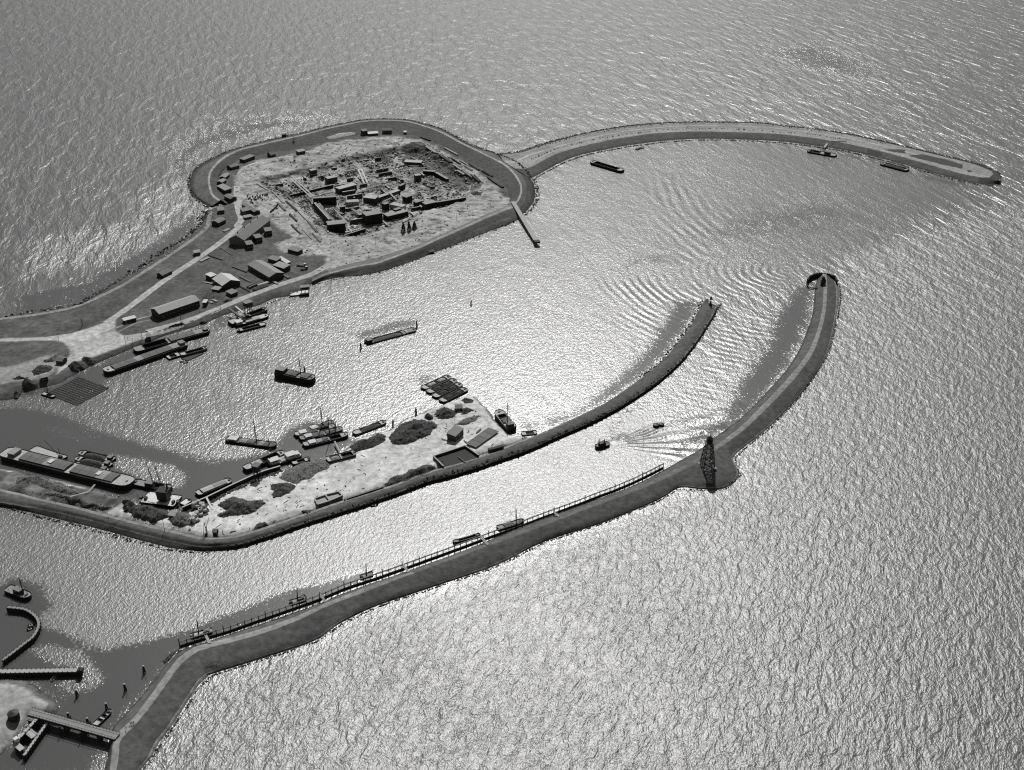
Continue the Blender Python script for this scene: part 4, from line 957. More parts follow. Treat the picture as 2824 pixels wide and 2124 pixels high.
# timber yard
TY = [('C 1045,722', 'C 1190,660', 4, 1.6, wood), ('C 1100,745', 'C 1250,690', 4, 1.4, wood), ('C 1140,700', 'C 1260,665', 3, 1.2, palewood), ('C 930,685', 'C 1070,760', 1.2, .8, tarwood), ('C 640,385', 'C 790,437', 1.0, .6, tarwood),
      ('C 890,500', 'C 1040,560', 2, .8, wood), ('C 960,600', 'C 1080,660', 2, .6, wood), ('C 1390,580', 'C 1470,622', 2.5, .8, wood), ('C 1300,655', 'C 1350,680', 2, .8, palewood), ('C 560,455', 'C 650,410', 3, .8, palewood), ('C 800,150', 'C 860,120', 3, .9, palewood),
      ('C 650,860', 'C 690,875', 2, .7, palewood), ('C 690,840', 'C 735,860', 2, .7, palewood), ('C 760,305', 'C 890,385', 1.2, .5, wood), ('C 590,660', 'C 700,680', 1.4, .5, palewood)]
for a, b, w_, h_, m_ in TY: stack('stack of boards on the timber yard beside the sheds', a, b, w_, h_, m_, 'board stacks on the timber yard')
EB = [(885, 400, 1035, 505), (1045, 515, 1175, 600), (900, 430, 1010, 500), (1110, 440, 1260, 520), (1180, 550, 1290, 620), (1270, 575, 1380, 640), (1330, 635, 1420, 690), (1100, 540, 1200, 605), (1200, 620, 1300, 690), (1320, 700, 1420, 775),
      (1400, 740, 1500, 820), (1440, 730, 1540, 830), (1250, 690, 1330, 750), (960, 360, 840, 320), (730, 520, 840, 580), (760, 560, 880, 610), (1380, 610, 1500, 690), (1530, 690, 1640, 760), (1590, 760, 1700, 840), (1640, 800, 1760, 880)]
for i, (x1, y1, x2, y2) in enumerate(EB):
    dk = i in (16, 17, 18, 19)
    stack('dark pile of beams along the inner ring dike' if dk else 'row of long pale beams on the eastern pit edge', 'B %d,%d' % (x1, y1), 'B %d,%d' % (x2, y2), 3.2 if dk else random.uniform(1.2, 2.4), 1.3, tarwood if (dk or i % 3 == 1) else palewood, 'dark beam piles along the ring dike' if dk else 'beam rows on the eastern pit edge')
WS = [(1040, 960, 1180, 1090), (1200, 1060, 1330, 1180), (1100, 1080, 1200, 1180), (1340, 1180, 1470, 1310), (1240, 1210, 1330, 1300), (1450, 1290, 1560, 1420), (1380, 1380, 1500, 1500), (1260, 1330, 1370, 1440), (1500, 1430, 1600, 1540), (860, 860, 1000, 940), (1560, 1120, 1680, 1240), (1180, 980, 1300, 1080)]
for i, (x1, y1, x2, y2) in enumerate(WS):
    stack('row of beams on the slope west of the black block', 'A %d,%d' % (x1, y1), 'A %d,%d' % (x2, y2), random.uniform(1, 2), .9, [palewood, tarwood, wood][i % 3], 'beam rows on the western pit slope')
# ------------------------------------------------------------------ the building pit
WB = [('tall black formwork block at the south west corner of the pit', 'A 1680,1335', 'A 1882,1315', -2.4, 7.5, 10, shadeform), ('dark shuttered wall standing behind the tall black block', 'A 1510,1030', 'A 1778,1012', -2.4, 5.5, 4, shadeform),
      ('slanting shuttered wall running down to the tall black block', 'A 1520,1080', 'A 1690,1270', -2.4, 3.5, 2.5, conwall), ('large square dark formwork block near the middle of the south side', 'B 240,1190', 'B 420,1158', -2.4, 7, 11, shadeform),
      ('small dark buttress left of the square formwork block', 'B 165,1180', 'B 228,1165', -2.4, 4, 4, shadeform), ('wide low pier right of the square formwork block', 'B 480,1195', 'B 708,1138', -2.4, 2.6, 9, shadeform),
      ('small dark block standing on the wide low pier', 'B 565,1125', 'B 632,1105', -1, 4, 4, shadeform), ('dark block at the back corner of the pale pier top', 'B 445,1062', 'B 497,1047', -2, 4, 5, shadeform),
      ('short dark wall left of the corner block', 'B 795,1042', 'B 866,1022', -2.4, 3, 5, shadeform), ('tall dark corner block at the start of the long wall', 'B 897,1062', 'B 1022,1035', -2.4, 5, 7, shadeform), ('long low dark wall pointing to the eastern pit corner', 'B 1022,1040', 'B 1350,985', -1, 3.2, 2, shadeform),
      ('dark block above the pale pier top', 'B 685,985', 'B 752,962', -2.4, 3.2, 6, shadeform), ('pale topped pier in the middle of the pit', 'B 205,985', 'B 340,1000', -2.4, 3, 9, conwall), ('low pale pier along the middle of the pit', 'B 350,1000', 'B 620,905', -2.4, 1.6, 5, conwall),
      ('dark stub wall at the end of the middle pier', 'B 620,858', 'B 675,832', -2.4, 3, 3, shadeform), ('box shaped pier with a white top east of the middle', 'B 790,745', 'B 852,735', -2.4, 4, 5, conwall), ('dark box tower north of the long plank ramp', 'A 1490,712', 'A 1556,698', -2.4, 4, 5, conwall),
      ('pale topped block below the northern edge', 'A 1680,805', 'A 1790,782', -2.4, 3, 7, conwall), ('broad dark foundation in the middle of the west half', 'A 1815,925', 'A 2010,872', -2.4, 3, 8, conwall), ('long thin dark wall across the western half', 'A 1250,990', 'A 1745,872', -2.4, .4, 1.4, shadeform),
      ('broad dark foundation on the northern half', 'B 660,590', 'B 850,600', -2.4, .6, 8, conwall), ('dark sheet wall on the eastern slope', 'B 1000,705', 'B 1130,780', -2.4, 1.4, 3, shadeform), ('dark sheet wall lower on the eastern slope', 'B 870,690', 'B 1000,700', -2.4, 1.2, 4, shadeform), ('low wall closing the south side below the square block', 'A 1890,1420', 'A 2070,1375', -2.4, 1.2, 2, concrete),
      ('low dark wall between the square block and the black block', 'B 10,1400', 'B 235,1330', -2.4, 1.5, 1.6, shadeform), ('narrow dark pier beside the slanting wall', 'A 1830,1130', 'A 1880,1120', -2.4, 4, 3, shadeform), ('pale slab with rounded corner west of the middle pier', 'B 20,1040', 'B 160,1030', -2.4, 1.4, 7, concrete), ('pale slab joining the south piers', 'B 500,1060', 'B 640,1090', -2.4, 1.8, 7, concrete)]
for lb, a, b, z0, z1, th, m_ in WB: wallblock(lb, a, b, z0, z1, th, m_, top=M('trampled_boards', .3, .5, .5) if m_ is shadeform else concrete)
ua, ub = un('B', 240, 1190, 0), un('B', 420, 1158, 0); va, vb = un('A', 1520, 1080, 0), un('A', 1690, 1270, 0)
AU, AV = math.atan2((ub - ua).y, (ub - ua).x), math.atan2((vb - va).y, (vb - va).x)
nw = 0; x0, y0 = PIT.min(0); x1, y1 = PIT.max(0); rw = random.Random(42)
while nw < 46:
    x, y = rw.uniform(x0, x1), rw.uniform(y0, y1); qx, qy = np.array([x]), np.array([y])
    if sdist(qx, qy, PIT)[0] < 9 or sdist(qx, qy, ESLOPE)[0] > 2: continue
    nw += 1; L = rw.uniform(5, 17); h_ = rw.uniform(1.4, 4.2); th = rw.uniform(.7, 1.6); zg = gland(x, y)
    w_ = thing('foundation_wall', 'pale topped concrete foundation wall rising from the pit floor', 'wall', (x, y, zg), AU if nw % 2 else AV, 'foundation walls in the pit')
    MB().box((0, 0, h_ / 2 - .8), (L, th, h_ + 1.6)).build('wall_body', conwall, w_); MB().box((0, 0, h_ + .05), (L + .1, th + .1, .1)).build('wall_top', concrete, w_)
def ramp(label, a, za, b, zb, w, m=palewood, name='plank_ramp', cat='ramp', twin=False, group=None):
    A_, B_ = un(*parse(a)[0], za), un(*parse(b)[0], zb)
    o = Vector((B_.x, B_.y, min(zb, gland(B_.x, B_.y))))
    r = thing(name, label, cat, o, 0, group); A_ -= o; B_ -= o
    u = (A_ - B_).to_2d().normalized(); n_ = Vector((-u.y, u.x, 0))
    for s_ in ((-1, 1) if twin else (0,)): MB().beam(A_ + n_ * s_ * w * .6, B_ + n_ * s_ * w * .6, w * (.55 if twin else 1), .25).build('planks', m, r)
    mb = MB(); n = max(2, int((A_ - B_).length / 6))
    for i in range(n):
        c = B_.lerp(A_, (i + .5) / n); g = gland(c.x + o.x, c.y + o.y) - o.z
        if c.z - g > .5:
            for s_ in (-.5, .5): mb.tube((c + n_ * w * s_) * 1, Vector((c.x + n_.x * w * s_, c.y + n_.y * w * s_, g - .3)), .14, .14, 5)
    if mb.v: mb.build('trestles', tarwood, r)
    return r
ramp('pale double plank ramp from the sand down to the slanting wall', 'A 1270,800', 2.6, 'A 1505,1010', 5, 2.6, twin=True)
ramp('bright double chute on the north side of the middle pier', 'B 168,668', 4, 'B 236,822', 0, 2.8, whiteroof, twin=True)
ramp('plank ramp rising to the pier beside the conical trees', 'B 640,1268', 2.4, 'B 742,1185', 5, 1.6)
ramp('pale plank bridge from the long pier down to the pale slab', 'B 492,925', 2.5, 'B 580,1015', 2, 1.5)
ramp('thin plank ramp beside the slanting wall', 'A 1735,1130', 4, 'A 1900,1310', 2, 1.2)
for i in range(5): ramp('dark rail track running down the northern pit slope', 'B %d,440' % (318 + 22 * i), 2.0, 'B %d,%d' % (395 + 25 * i, 610 + 6 * i), -2.2, .8, tarwood, 'rail_track', 'track', False, 'rail tracks down the northern slope')
def scaffold(label, a, b, h, dep, z=None):
    pa, pb = hit(*parse(a)[0]), hit(*parse(b)[0]); d = (pb - pa).to_2d(); L = d.length; c = (pa + pb) / 2; zg = min(gland(c.x, c.y), pa.z, pb.z) if z is None else z
    r = thing('scaffold', label, 'scaffold', (c.x, c.y, zg), math.atan2(d.y, d.x), 'scaffolds in the pit'); n = max(2, int(L / 2.6)); st, lg = MB(), MB()
    for i in range(n + 1):
        for s_ in (-1, 1): st.tube((L * (i / n - .5), s_ * dep / 2, -.4), (L * (i / n - .5), s_ * dep / 2, h * random.uniform(.9, 1.15)), .15, .13, 5)
        lg.tube((L * (i / n - .5), -dep / 2, h * .5), (L * (i / n - .5), dep / 2, h * .5), .1, .1, 4)
    for k in (.35, .7, .97):
        for s_ in (-1, 1): lg.tube((-L / 2, s_ * dep / 2, h * k), (L / 2, s_ * dep / 2, h * k), .12, .12, 4)
    for i in range(n): st.tube((L * (i / n - .5), -dep / 2, 0), (L * ((i + 1) / n - .5), -dep / 2, h * .7), .1, .1, 4)
    st.build('standards', shadeform, r); lg.build('ledgers', tarwood, r); MB().box((0, 0, h * .72), (L * .96, dep * .8, .15)).build('planking', palewood, r)
for lb, a, b, h_, dp in (('scaffold on the long side of the slanting wall', 'A 1560,1120', 'A 1760,1330', 7, 2.5), ('scaffold behind the tall black formwork block', 'A 1700,1170', 'A 1860,1240', 8, 3), ('scaffold along the back of the middle pier', 'B 250,900', 'B 420,850', 5, 2.5), ('scaffold right of the middle pier', 'B 420,1040', 'B 600,960', 5, 2.5),
                       ('low scaffold in the northern half of the pit', 'B 200,600', 'B 330,640', 5, 3), ('scaffold near the dark box tower', 'A 1560,800', 'A 1680,770', 6, 3), ('scaffold at the foot of the eastern slope', 'B 870,800', 'B 990,850', 6, 3), ('scaffold beside the square formwork block', 'B 80,1120', 'B 180,1190', 6, 3),
                       ('long scaffold on the western foundation', 'A 1100,900', 'A 1250,970', 4, 2.5), ('scaffold below the northern edge', 'A 1900,700', 'A 2010,720', 5, 3), ('scaffold left of the bright double chute', 'B 20,720', 'B 140,690', 6, 3), ('scaffold in front of the long wall', 'B 560,760', 'B 640,800', 5, 2)):
    scaffold(lb, a, b, h_, dp)
# gantry and cranes in the pit
def derrick(label, f, x, y, h, jib, az, name='derrick', z=None):
    p = hit(f, x, y); r = thing(name, label, 'derrick', p, az)
    mb = MB()
    for k in range(3): mb.tube((1.6 * math.cos(k * 2.1), 1.6 * math.sin(k * 2.1), -.3), (0, 0, h), .16, .12, 5)
    mb.build('frame', tarwood, r); MB().tube((0, 0, h * .35), (jib, 0, h * 1.05), .16, .1, 5).build('jib', tarwood, r)
    MB().box((0, 0, .8), (1.4, 1.2, 1.2)).build('winch', steel, r); return r
derrick('thin derrick standing on the middle pier', 'B', 410, 945, 9, 7, R(20)); derrick('thin derrick beside the pale rounded slab', 'B', 15, 1055, 8, 6, R(120)); derrick('derrick by the dark foundation on the north side', 'B', 430, 690, 8, 8, R(-30))
derrick('thin tripod derrick on the sand yard corner', 'I', 300, 1560, 9, 5, R(70)); derrick('tripod mast at the edge of the open water north of the hut', 'A', 1300, 600, 8, 5, R(40)); derrick('derrick on the ring dike slope', 'A', 1290, 385, 7, 6, R(-40))
# litter of the works
def litter(name, label, poly, n, smin, smax, m, plank=.4, amp=None):
    x0, y0 = poly.min(0); x1, y1 = poly.max(0); mb = MB(); k = 0
    while k < n:
        q = rngs.uniform((x0, y0), (x1, y1), (400, 2)); sd = sdist(q[:, 0], q[:, 1], poly); cl = fbm(q[:, 0] / 14, q[:, 1] / 14, 95)
        for (x, y), d, c in zip(q, sd, cl):
            if d < 1 or c < random.uniform(-.5, .5) or k >= n: continue
            z = gland(x, y); s_ = random.uniform(smin, smax) ** 1.0; k += 1
            if random.random() < plank: mb.box((x, y, z + .15), (s_ * random.uniform(2.5, 6), s_ * .45, .25 * s_ + .1), random.choice((R(-35), R(55), random.uniform(0, 6.28))))
            else: mb.box((x, y, z + s_ * .25), (s_ * random.uniform(.8, 1.8), s_, s_ * .8), random.uniform(0, 6.28), random.uniform(-.3, .3), random.uniform(-.3, .3))
    setp(mb.build(name, m), label, None, None, 'stuff')
rngs = np.random.default_rng(5)
litter('dark_debris', 'dark timber and rubble strewn over the pit floor', PIT, 650, .5, 2.0, tarwood)
litter('pale_debris', 'pale boards and concrete scraps strewn over the pit floor', PIT, 1300, .5, 1.8, palewood)
litter('site_debris', 'small dark scraps scattered over the sand around the pit', SAND, 700, .4, 1.1, tarwood)
litter('site_boards', 'pale boards scattered over the sand around the pit', SAND, 350, .4, 1.0, palewood)
litter('yard_debris', 'small dark scraps lying about the sand yard', WORK, 130, .3, .8, tarwood, .5); litter('yard_boards', 'pale boards and stones lying about the sand yard', WORK, 90, .3, .8, M('weathered_boards', .25), .6)
# stacked barrels and block stores on the western sand
def barrels(label, f, pts_, group):
    for x, y in pts_:
        p = hit(f, x, y); r = thing('barrel', label, 'barrel', (p.x, p.y, gland(p.x, p.y)), random.uniform(0, 3), group)
        MB().lathe([(.62, 0), (.75, .6), (.75, .9), (.62, 1.5)], 10).build('body', steel, r); MB().lathe([(.6, 1.5), (.6, 1.56)], 10).build('lid', tarwood, r)
barrels('dark barrel standing in the loose cluster west of the pit', 'A', [(760, 1010), (775, 1040), (790, 1028), (805, 1052), (820, 1012), (835, 1036), (850, 1020), (845, 1050), (870, 1000), (880, 1034), (895, 1022), (905, 1004), (915, 1030), (930, 1048), (935, 998), (960, 1000), (975, 992), (985, 1004), (990, 990), (800, 1075), (815, 1085), (860, 1048)], 'barrels west of the pit')
barrels('dark barrel standing in the short row on the pale sand', 'A', [(1026, 1190), (1038, 1182), (1048, 1172), (1060, 1164), (1070, 1150), (1080, 1142), (1092, 1128), (1102, 1112), (1098, 1150)], 'barrels in a short row')
# three conical trees
def conifer(label, f, x, y, h, rad):
    p = hit(f, x, y); r = thing('conical_tree', label, 'tree', (p.x, p.y, gland(p.x, p.y)), random.uniform(0, 6), 'conical trees below the pit')
    MB().tube((0, 0, -.3), (0, 0, h * .9), .25, .06).build('trunk', tarwood, r)
    mb = MB()
    for i in range(420):
        t = random.random() ** .8; a = random.uniform(0, 6.28); rr_ = rad * (1 - t) * random.uniform(.35, 1.1) + .15; z = .6 + t * (h - .6); s_ = random.uniform(.3, .7)
        mb.box((rr_ * math.cos(a), rr_ * math.sin(a), z - rr_ * .25), (s_ * 1.6, s_, s_ * .3), a, random.uniform(-.6, .6), random.uniform(-.1, .7))
    mb.build('crown', leaf, r)
for lb, x, y in (('leftmost of the three dark conical trees', 655, 1368), ('middle of the three dark conical trees', 718, 1352), ('rightmost of the three dark conical trees', 778, 1330)): conifer(lb, 'B', x, y, random.uniform(7.2, 10), random.uniform(2.1, 3.1))
p = hit('D', 826, 215); bt = thing('bare_tree', 'lone thin bare tree on the western grass', 'tree', (p.x, p.y, gland(p.x, p.y)), 0)
MB().tube((0, 0, -.3), (-.4, 0, 6), .3, .12).build('trunk', tarwood, bt); mb = MB()
for i in range(14):
    z = random.uniform(2.5, 6); a = random.uniform(0, 6.28); mb.tube((-.06 * z, 0, z), (1.8 * math.cos(a), 1.8 * math.sin(a), z + random.uniform(.6, 2)), .08, .03, 4)
mb.build('branches', tarwood, bt)
# jetty on the eastern side of the ring dike
def pier(label, a, b, z, w, name='pier', head=None, m=palewood, za=None, rail=0, cat='pier'):
    A_, B_ = un(*parse(a)[0], za or z), un(*parse(b)[0], z); r = thing(name, label, cat, (A_.x, A_.y, 0), 0)
    d = B_ - A_; u = d.to_2d().normalized(); n_ = Vector((-u.y, u.x, 0)); A0 = Vector((0, 0, za or z)); B0 = Vector((d.x, d.y, z))
    MB().beam(A0, B0, w, .35).build('deck', m, r); mb = MB(); n = max(3, int(d.length / 7))
    for s_ in (-1, 1):
        MB().beam(A0 + n_ * s_ * w * .4 - Vector((0, 0, .4)), B0 + n_ * s_ * w * .4 - Vector((0, 0, .4)), .35, .6).build('girder', tarwood, r)
    for i in range(n + 1):
        c = A0.lerp(B0, i / n)
        for s_ in (-1, 1): MB().tube(c + n_ * s_ * w * .42 - Vector((0, 0, .3)), Vector((c.x + n_.x * s_ * w * .5, c.y + n_.y * s_ * w * .5, -2)), .24, .24, 6).build('pile', tarwood, r)
    if rail:
        for s_ in (-1, 1):
            mb = MB().beam(A0 + n_ * s_ * w * .47 + Vector((0, 0, 1.1)), B0 + n_ * s_ * w * .47 + Vector((0, 0, 1.1)), .12, .12)
            for i in range(n * 3 + 1):
                c = A0.lerp(B0, i / (n * 3)) + n_ * s_ * w * .47; mb.tube(c, c + Vector((0, 0, 1.1)), .07, .07, 4)
            mb.build('railing', rail if rail != 1 else wood, r)
    if head: MB().box((B0.x, B0.y, z + .6), (head, head, 1.5), math.atan2(u.y, u.x)).build('pier_head', tarwood, r)
    return r
pier('long pale loading pier running out from the eastern ring dike', 'B 1868,1030', 'B 2135,1480', 3.0, 4.2, head=5, za=5)
pier('short dark landing stage on the south bank of the pit', 'B 905,1520', 'B 975,1590', 1.6, 6, 'landing_stage', m=tarwood, za=2.6)
pier('plank landing on the curved dam beside the crane barge', 'F 590,190', 'F 545,245', 1.6, 2.5, 'landing_stage', m=palewood)
# small boat hut at the north shore of the ring dike
p = hit('A', 1180, 325); bh = thing('intake_hut', 'small dark intake hut at the northern water edge of the ring dike', 'hut', (p.x, p.y, 0), R(20))
MB().box((0, 0, 1.5), (5, 4, 4.4)).build('wall', tarwall, bh); MB().box((0, 0, 3.85), (5.6, 4.6, .3)).build('roof', tarwood, bh); MB().beam((3, -1, 3), (12, -8, 5), 1.2, .2).build('footbridge', wood, bh)
# patches of clay and stone on the unfinished end of the dam
def patch(name, label, s_, m, lift=.12):
    q = [hit(*p_) for p_ in parse(s_)]; pl = np.array([(p_.x, p_.y) for p_ in q])
    st = 1.6; xs = np.arange(pl[:, 0].min(), pl[:, 0].max() + st, st); ys = np.arange(pl[:, 1].min(), pl[:, 1].max() + st, st)
    X, Y = np.meshgrid(xs, ys); sd = sdist(X, Y, pl); ins = sd > -.3
    V, id_ = [], {}
    for i, j in np.argwhere(ins):
        z = gland(X[i, j], Y[i, j])
        if z > -.3: id_[(i, j)] = len(V); V.append((X[i, j], Y[i, j], z + lift))
    f = [(id_[i, j], id_[i, j + 1], id_[i + 1, j + 1], id_[i + 1, j]) for i, j in id_ if (i, j + 1) in id_ and (i + 1, j + 1) in id_ and (i + 1, j) in id_]
    if f: setp(mesh_obj(name, V, f, [m], smooth=True), label, None, None, 'structure')
clay = M('wet_boulder_clay', .04, .4, .2, .9)
for nm, lb, s_ in (('clay_patch', 'dark clay patch on the water side of the dam', 'F 920,250 1055,285 1055,325 920,300'), ('clay_patch', 'dark clay wedge on the crest of the dam', 'F 1060,262 1160,258 1258,262 1258,298 1150,285'), ('clay_trench', 'long dark trench between sand banks near the dam end', 'F 1270,315 1400,300 1600,345 1760,395 1755,430 1600,400 1400,350'),
                  ('clay_patch', 'dark clay patch close to the tip of the dam', 'F 1790,440 1840,445 1835,462 1785,455'), ('clay_patch', 'dark stone apron round the tip of the dam', 'F 1985,425 2065,462 2088,505 2070,545 2010,568 1880,556 1890,508 1985,502 2015,472'), ('clay_patch', 'thin dark clay strip along the dam crest', 'F 600,185 740,188 740,200 600,200')):
    patch(nm, lb, s_, clay)
for i, (f, x, y, h) in enumerate((('D', 1258, 415, 9), ('D', 1328, 405, 6), ('D', 1418, 335, 6), ('D', 588, 358, 6), ('C', 555, 965, 7), ('C', 770, 930, 6), ('C', 365, 1060, 7), ('C', 595, 870, 6), ('B', 345, 1505, 7), ('B', 1070, 1310, 7), ('B', 1425, 1200, 7), ('B', 1245, 1230, 6), ('H', 1675, 1130, 9), ('H', 2110, 1150, 8), ('H', 1405, 805, 4), ('J', 260, 605, 5), ('D', 1812, 205, 8))):
    pole(['tall post with crossarm at the plaza edge', 'second post at the plaza edge', 'post beside the lower road near the plaza', 'post at the western plaza road', 'post by the end of the long tarred shed', 'post on the lower road bank above the calm water', 'post on the bank of the lower road', 'post beside the little white topped hut', 'thin post on the sand south of the black block', 'thin post below the conical trees', 'thin post on the sand near the eastern corner', 'thin post between the trees and the eastern corner', 'tall thin post on the mole beside the dark heap', 'thin post near the block stacks', 'mooring post ahead of the white pontoon', 'mooring post at the grey lighter', 'thin mast beside the inner long barge'][i], f, x, y, h, .16)
# ------------------------------------------------------------------ the sand yard
HP = [('largest dark stone heap near the mooring row', 'I 430,1215 560,1112 650,1100 800,1150 960,1130 1020,1190 900,1270 700,1330 500,1340 440,1312 520,1260', 4.2, rubble, 0),
      ('rounded dark stone heap inland of the black hopper tower', 'I 1050,950 1150,930 1290,930 1380,980 1310,1060 1110,1112 1080,1040', 3.6, rubble, 0), ('broad speckled heap of dry brushwood beside the hauled up barge', 'I 1170,862 1300,760 1450,690 1640,655 1750,645 1790,740 1600,830 1400,960 1330,920 1210,890', 3.5, brushpale, 0),
      ('dark conical heap beside the white decked pontoon', 'H 1310,925 1400,860 1550,870 1700,912 1720,980 1600,1040 1450,1020 1330,970', 4, rubble, 0), ('grey conical heap beside the block stacks', 'H 1712,1012 1760,942 1900,930 1960,990 1970,1042 1870,1092 1740,1062', 3.5, M('grey_rubble', .13, .6), 0),
      ('steep black heap at the corner of the left quay', 'H 1238,832 1300,812 1380,862 1310,940 1252,920', 3.5, tarwood, 0), ('long low bank of dry brushwood along the huge black barge', 'H 170,562 330,572 480,592 650,655 830,722 820,760 650,750 470,690 340,640 180,640', 2.2, brushpale, 0),
      ('low dark brushwood strip beside the mole road', 'H 420,742 560,750 800,790 880,832 1000,870 1150,880 1100,910 900,890 600,802', 1.5, brush, 0), ('wide dark heap on the middle of the sand yard', 'J 500,640 540,562 650,470 780,440 1000,450 1030,490 980,570 850,650 700,710 530,702', 4.8, brush, 0),
      ('dark heap near the four moored hopper barges', 'J 1000,380 1020,322 1120,290 1220,330 1240,390 1150,430 1050,432', 4, brush, 0), ('grey heap between the grey lighter and the hauled up barge', 'J 62,742 120,682 240,650 370,592 470,620 460,662 350,730 150,800 80,792', 3, brush, 0),
      ('bushy heap beside the dock basin on the mole edge', 'J 440,1140 500,1082 650,1050 700,990 830,950 950,932 1010,960 940,1010 700,1110 480,1172', 2.6, M('scrub', .07, .6), 0), ('small dark clump at the shore of the sand yard', 'J 888,392 930,370 980,396 970,426 900,428', 3.2, tarwood, 0),
      ('flat dark pile near the tip of the yard', 'J 1290,212 1340,192 1432,216 1420,240 1330,246', 1.6, brush, 0), ('dark flat pile behind the debris at the yard tip', 'J 1285,330 1350,300 1430,320 1402,362 1300,382', 2, brush, 0), ('strewn pale and dark debris behind the grey box hut', 'J 1230,482 1320,442 1430,390 1500,402 1460,442 1340,492', 1.4, brushpale, 0),
      ('small bushy clump at the bend of the mole', 'I 870,1500 900,1442 980,1392 1060,1440 940,1492', 2, brush, 0), ('low dark clump beside the timber bins', 'I 1448,1262 1500,1232 1600,1252 1520,1302', 1.6, brush, 0),
      ('domed hay stack on the left bank', 'D 215,790 240,765 310,765 365,810 330,855 240,860', 4, brush, 0), ('dark covered heap at the raft corner', 'D 692,590 760,575 850,600 840,640 760,680 700,650', 3.6, brush, 0), ('dark clump beside the covered heap', 'D 810,540 860,520 950,560 960,590 900,600 830,575', 2.6, brush, 0),
      ('large brush heap on the rubble by the plaza', 'D 320,660 420,600 500,610 510,650 420,690 330,715', 3, brush, 0), ('pale rubble heap by the plaza grass', 'D 430,560 560,500 640,520 560,560 450,590', 2.4, brushpale, 0), ('dark heap at the far left bank', 'D 150,870 200,865 215,900 190,950 140,960', 3, tarwood, 0), ('scrubby pile at the left edge of the plaza field', 'D 100,745 200,720 290,730 200,755', 1.6, brush, 0),
      ('dark scrub heap below the white gabled workshop', 'C 560,820 650,760 760,760 760,800 640,840', 1.8, M('scrub', .07, .6), 0), ('second dark scrub heap near the lower road', 'C 780,850 840,820 890,835 880,862 800,872', 1.8, M('scrub', .07, .6), 0), ('dark bush row along the lower road', 'C 235,1118 300,1090 385,1070 390,1085 300,1115 245,1132', 1.6, leaf, 0), ('bushes at the end of the inner long barge', 'C 555,1068 590,1048 625,1066 600,1086', 1.8, leaf, 0),
      ('rough scrub patch on the outer mole slope', 'L 240,1190 320,1165 370,1180 330,1205 250,1215', .7, leaf, 0), ('tuft of reeds at the harbour foot of the outer mole', 'K 1330,790 1400,710 1440,700 1420,740 1350,800', 1.0, leaf, 0), ('dark material heap in the northern pit corner', 'B 640,420 760,370 840,400 900,480 760,520 660,480', 1.6, brush, 0), ('dark mound on the eastern pit slope', 'B 640,540 760,520 900,590 780,610 660,590', 1.4, brush, 0), ('dark brush pile near the eastern corner', 'B 1400,940 1450,915 1530,930 1520,965 1430,965', 2, brush, 0),
      ('pale sand tip inside the northern ring dike', 'A 1660,330 1800,280 2010,270 1990,300 1800,335 1690,350', 1.5, sandm, 0), ('pale sand tip on the sand south of the pit', 'B 1060,1170 1110,1130 1190,1160 1210,1195 1120,1200', 1.2, sandm, 0)]
for lb, o_, h_, m_, _ in HP:
    heap(lb, o_, h_, m_, dens=.18 if m_ is sandm else .55, name='sand_heap' if m_ is sandm else 'heap', cat='heap')
# timber quay along the yard basin
Q = [un(*p_, 2.6) for p_ in parse('I 12,1222 300,1100 620,945 870,830 1000,780 1195,722')]
tq = thing('timber_quay', 'long timber quay with a pale capping beam and dark face along the sand yard', 'quay', (Q[0].x, Q[0].y, 0)); o = Vector((Q[0].x, Q[0].y, 0))
cb, fb_, wl = MB(), MB(), MB()
for a, b in zip(Q[:-1], Q[1:]):
    a, b = a - o, b - o; cb.beam(a, b, .9, .35); fb_.beam(a - Vector((0, 0, 1.9)), b - Vector((0, 0, 1.9)), .3, 3.4); n = int((b - a).length / 2.2)
    for k in range(n): c = a.lerp(b, k / n); MB().tube((c.x, c.y + .3, -1.5), (c.x, c.y + .3, 2.5), .25, .22, 6).build('fender_pile', tarwood, tq)
cb.build('capping_beam', M('bleached_timber', .5, .2), tq); fb_.build('sheet_wall', tarwood, tq)
QS = []
for d in (1.5, 3.0, 4.5, 6): QS.append([Vector((q_.x + d * .35, q_.y - d, 2)) for q_ in Q])
rocks('quay_stone', 'dark quarry stone dumped behind the timber quay', QS, .95, .8, .55, rubble)
ramp('pale plank gangway from the quay to the sand', 'I 305,1105', 2.6, 'I 375,1250', 2.0, 1.1, whiteroof, 'gangway', 'gangway')
ramp('thin gangway from the front sailing barge to the sand', 'I 1850,425', 2.4, 'I 1915,550', 2.0, 1.0, palewood, 'gangway', 'gangway')
ramp('pale plank walk from the huge black barge to the bank', 'H 965,650', 3, 'H 905,722', 1.8, 1.2, palewood, 'gangway', 'gangway')
ramp('boarded walk winding behind the left quay', 'H 900,725', 1.9, 'H 650,790', 1.9, 1.2, palewood, 'plank_walk', 'walk')
# black hopper tower
p = un('I', 920, 850, 2.0); ht = thing('hopper_tower', 'tall black hopper tower standing on the timber quay', 'hopper', (p.x, p.y, 1.9), R(25))
mb = MB()
for sx in (-2, 2):
    for sy in (-2, 2): mb.tube((sx, sy, -2), (sx, sy, 5), .25, .22)
mb.build('legs', tarwood, ht); MB().lathe([(.8, 2.6), (3.0, 5.2), (3.0, 8.6)], 4).build('hopper', shadeform, ht); MB().box((0, 0, 8.75), (4.8, 4.8, .25), R(45)).build('roof', wood, ht)
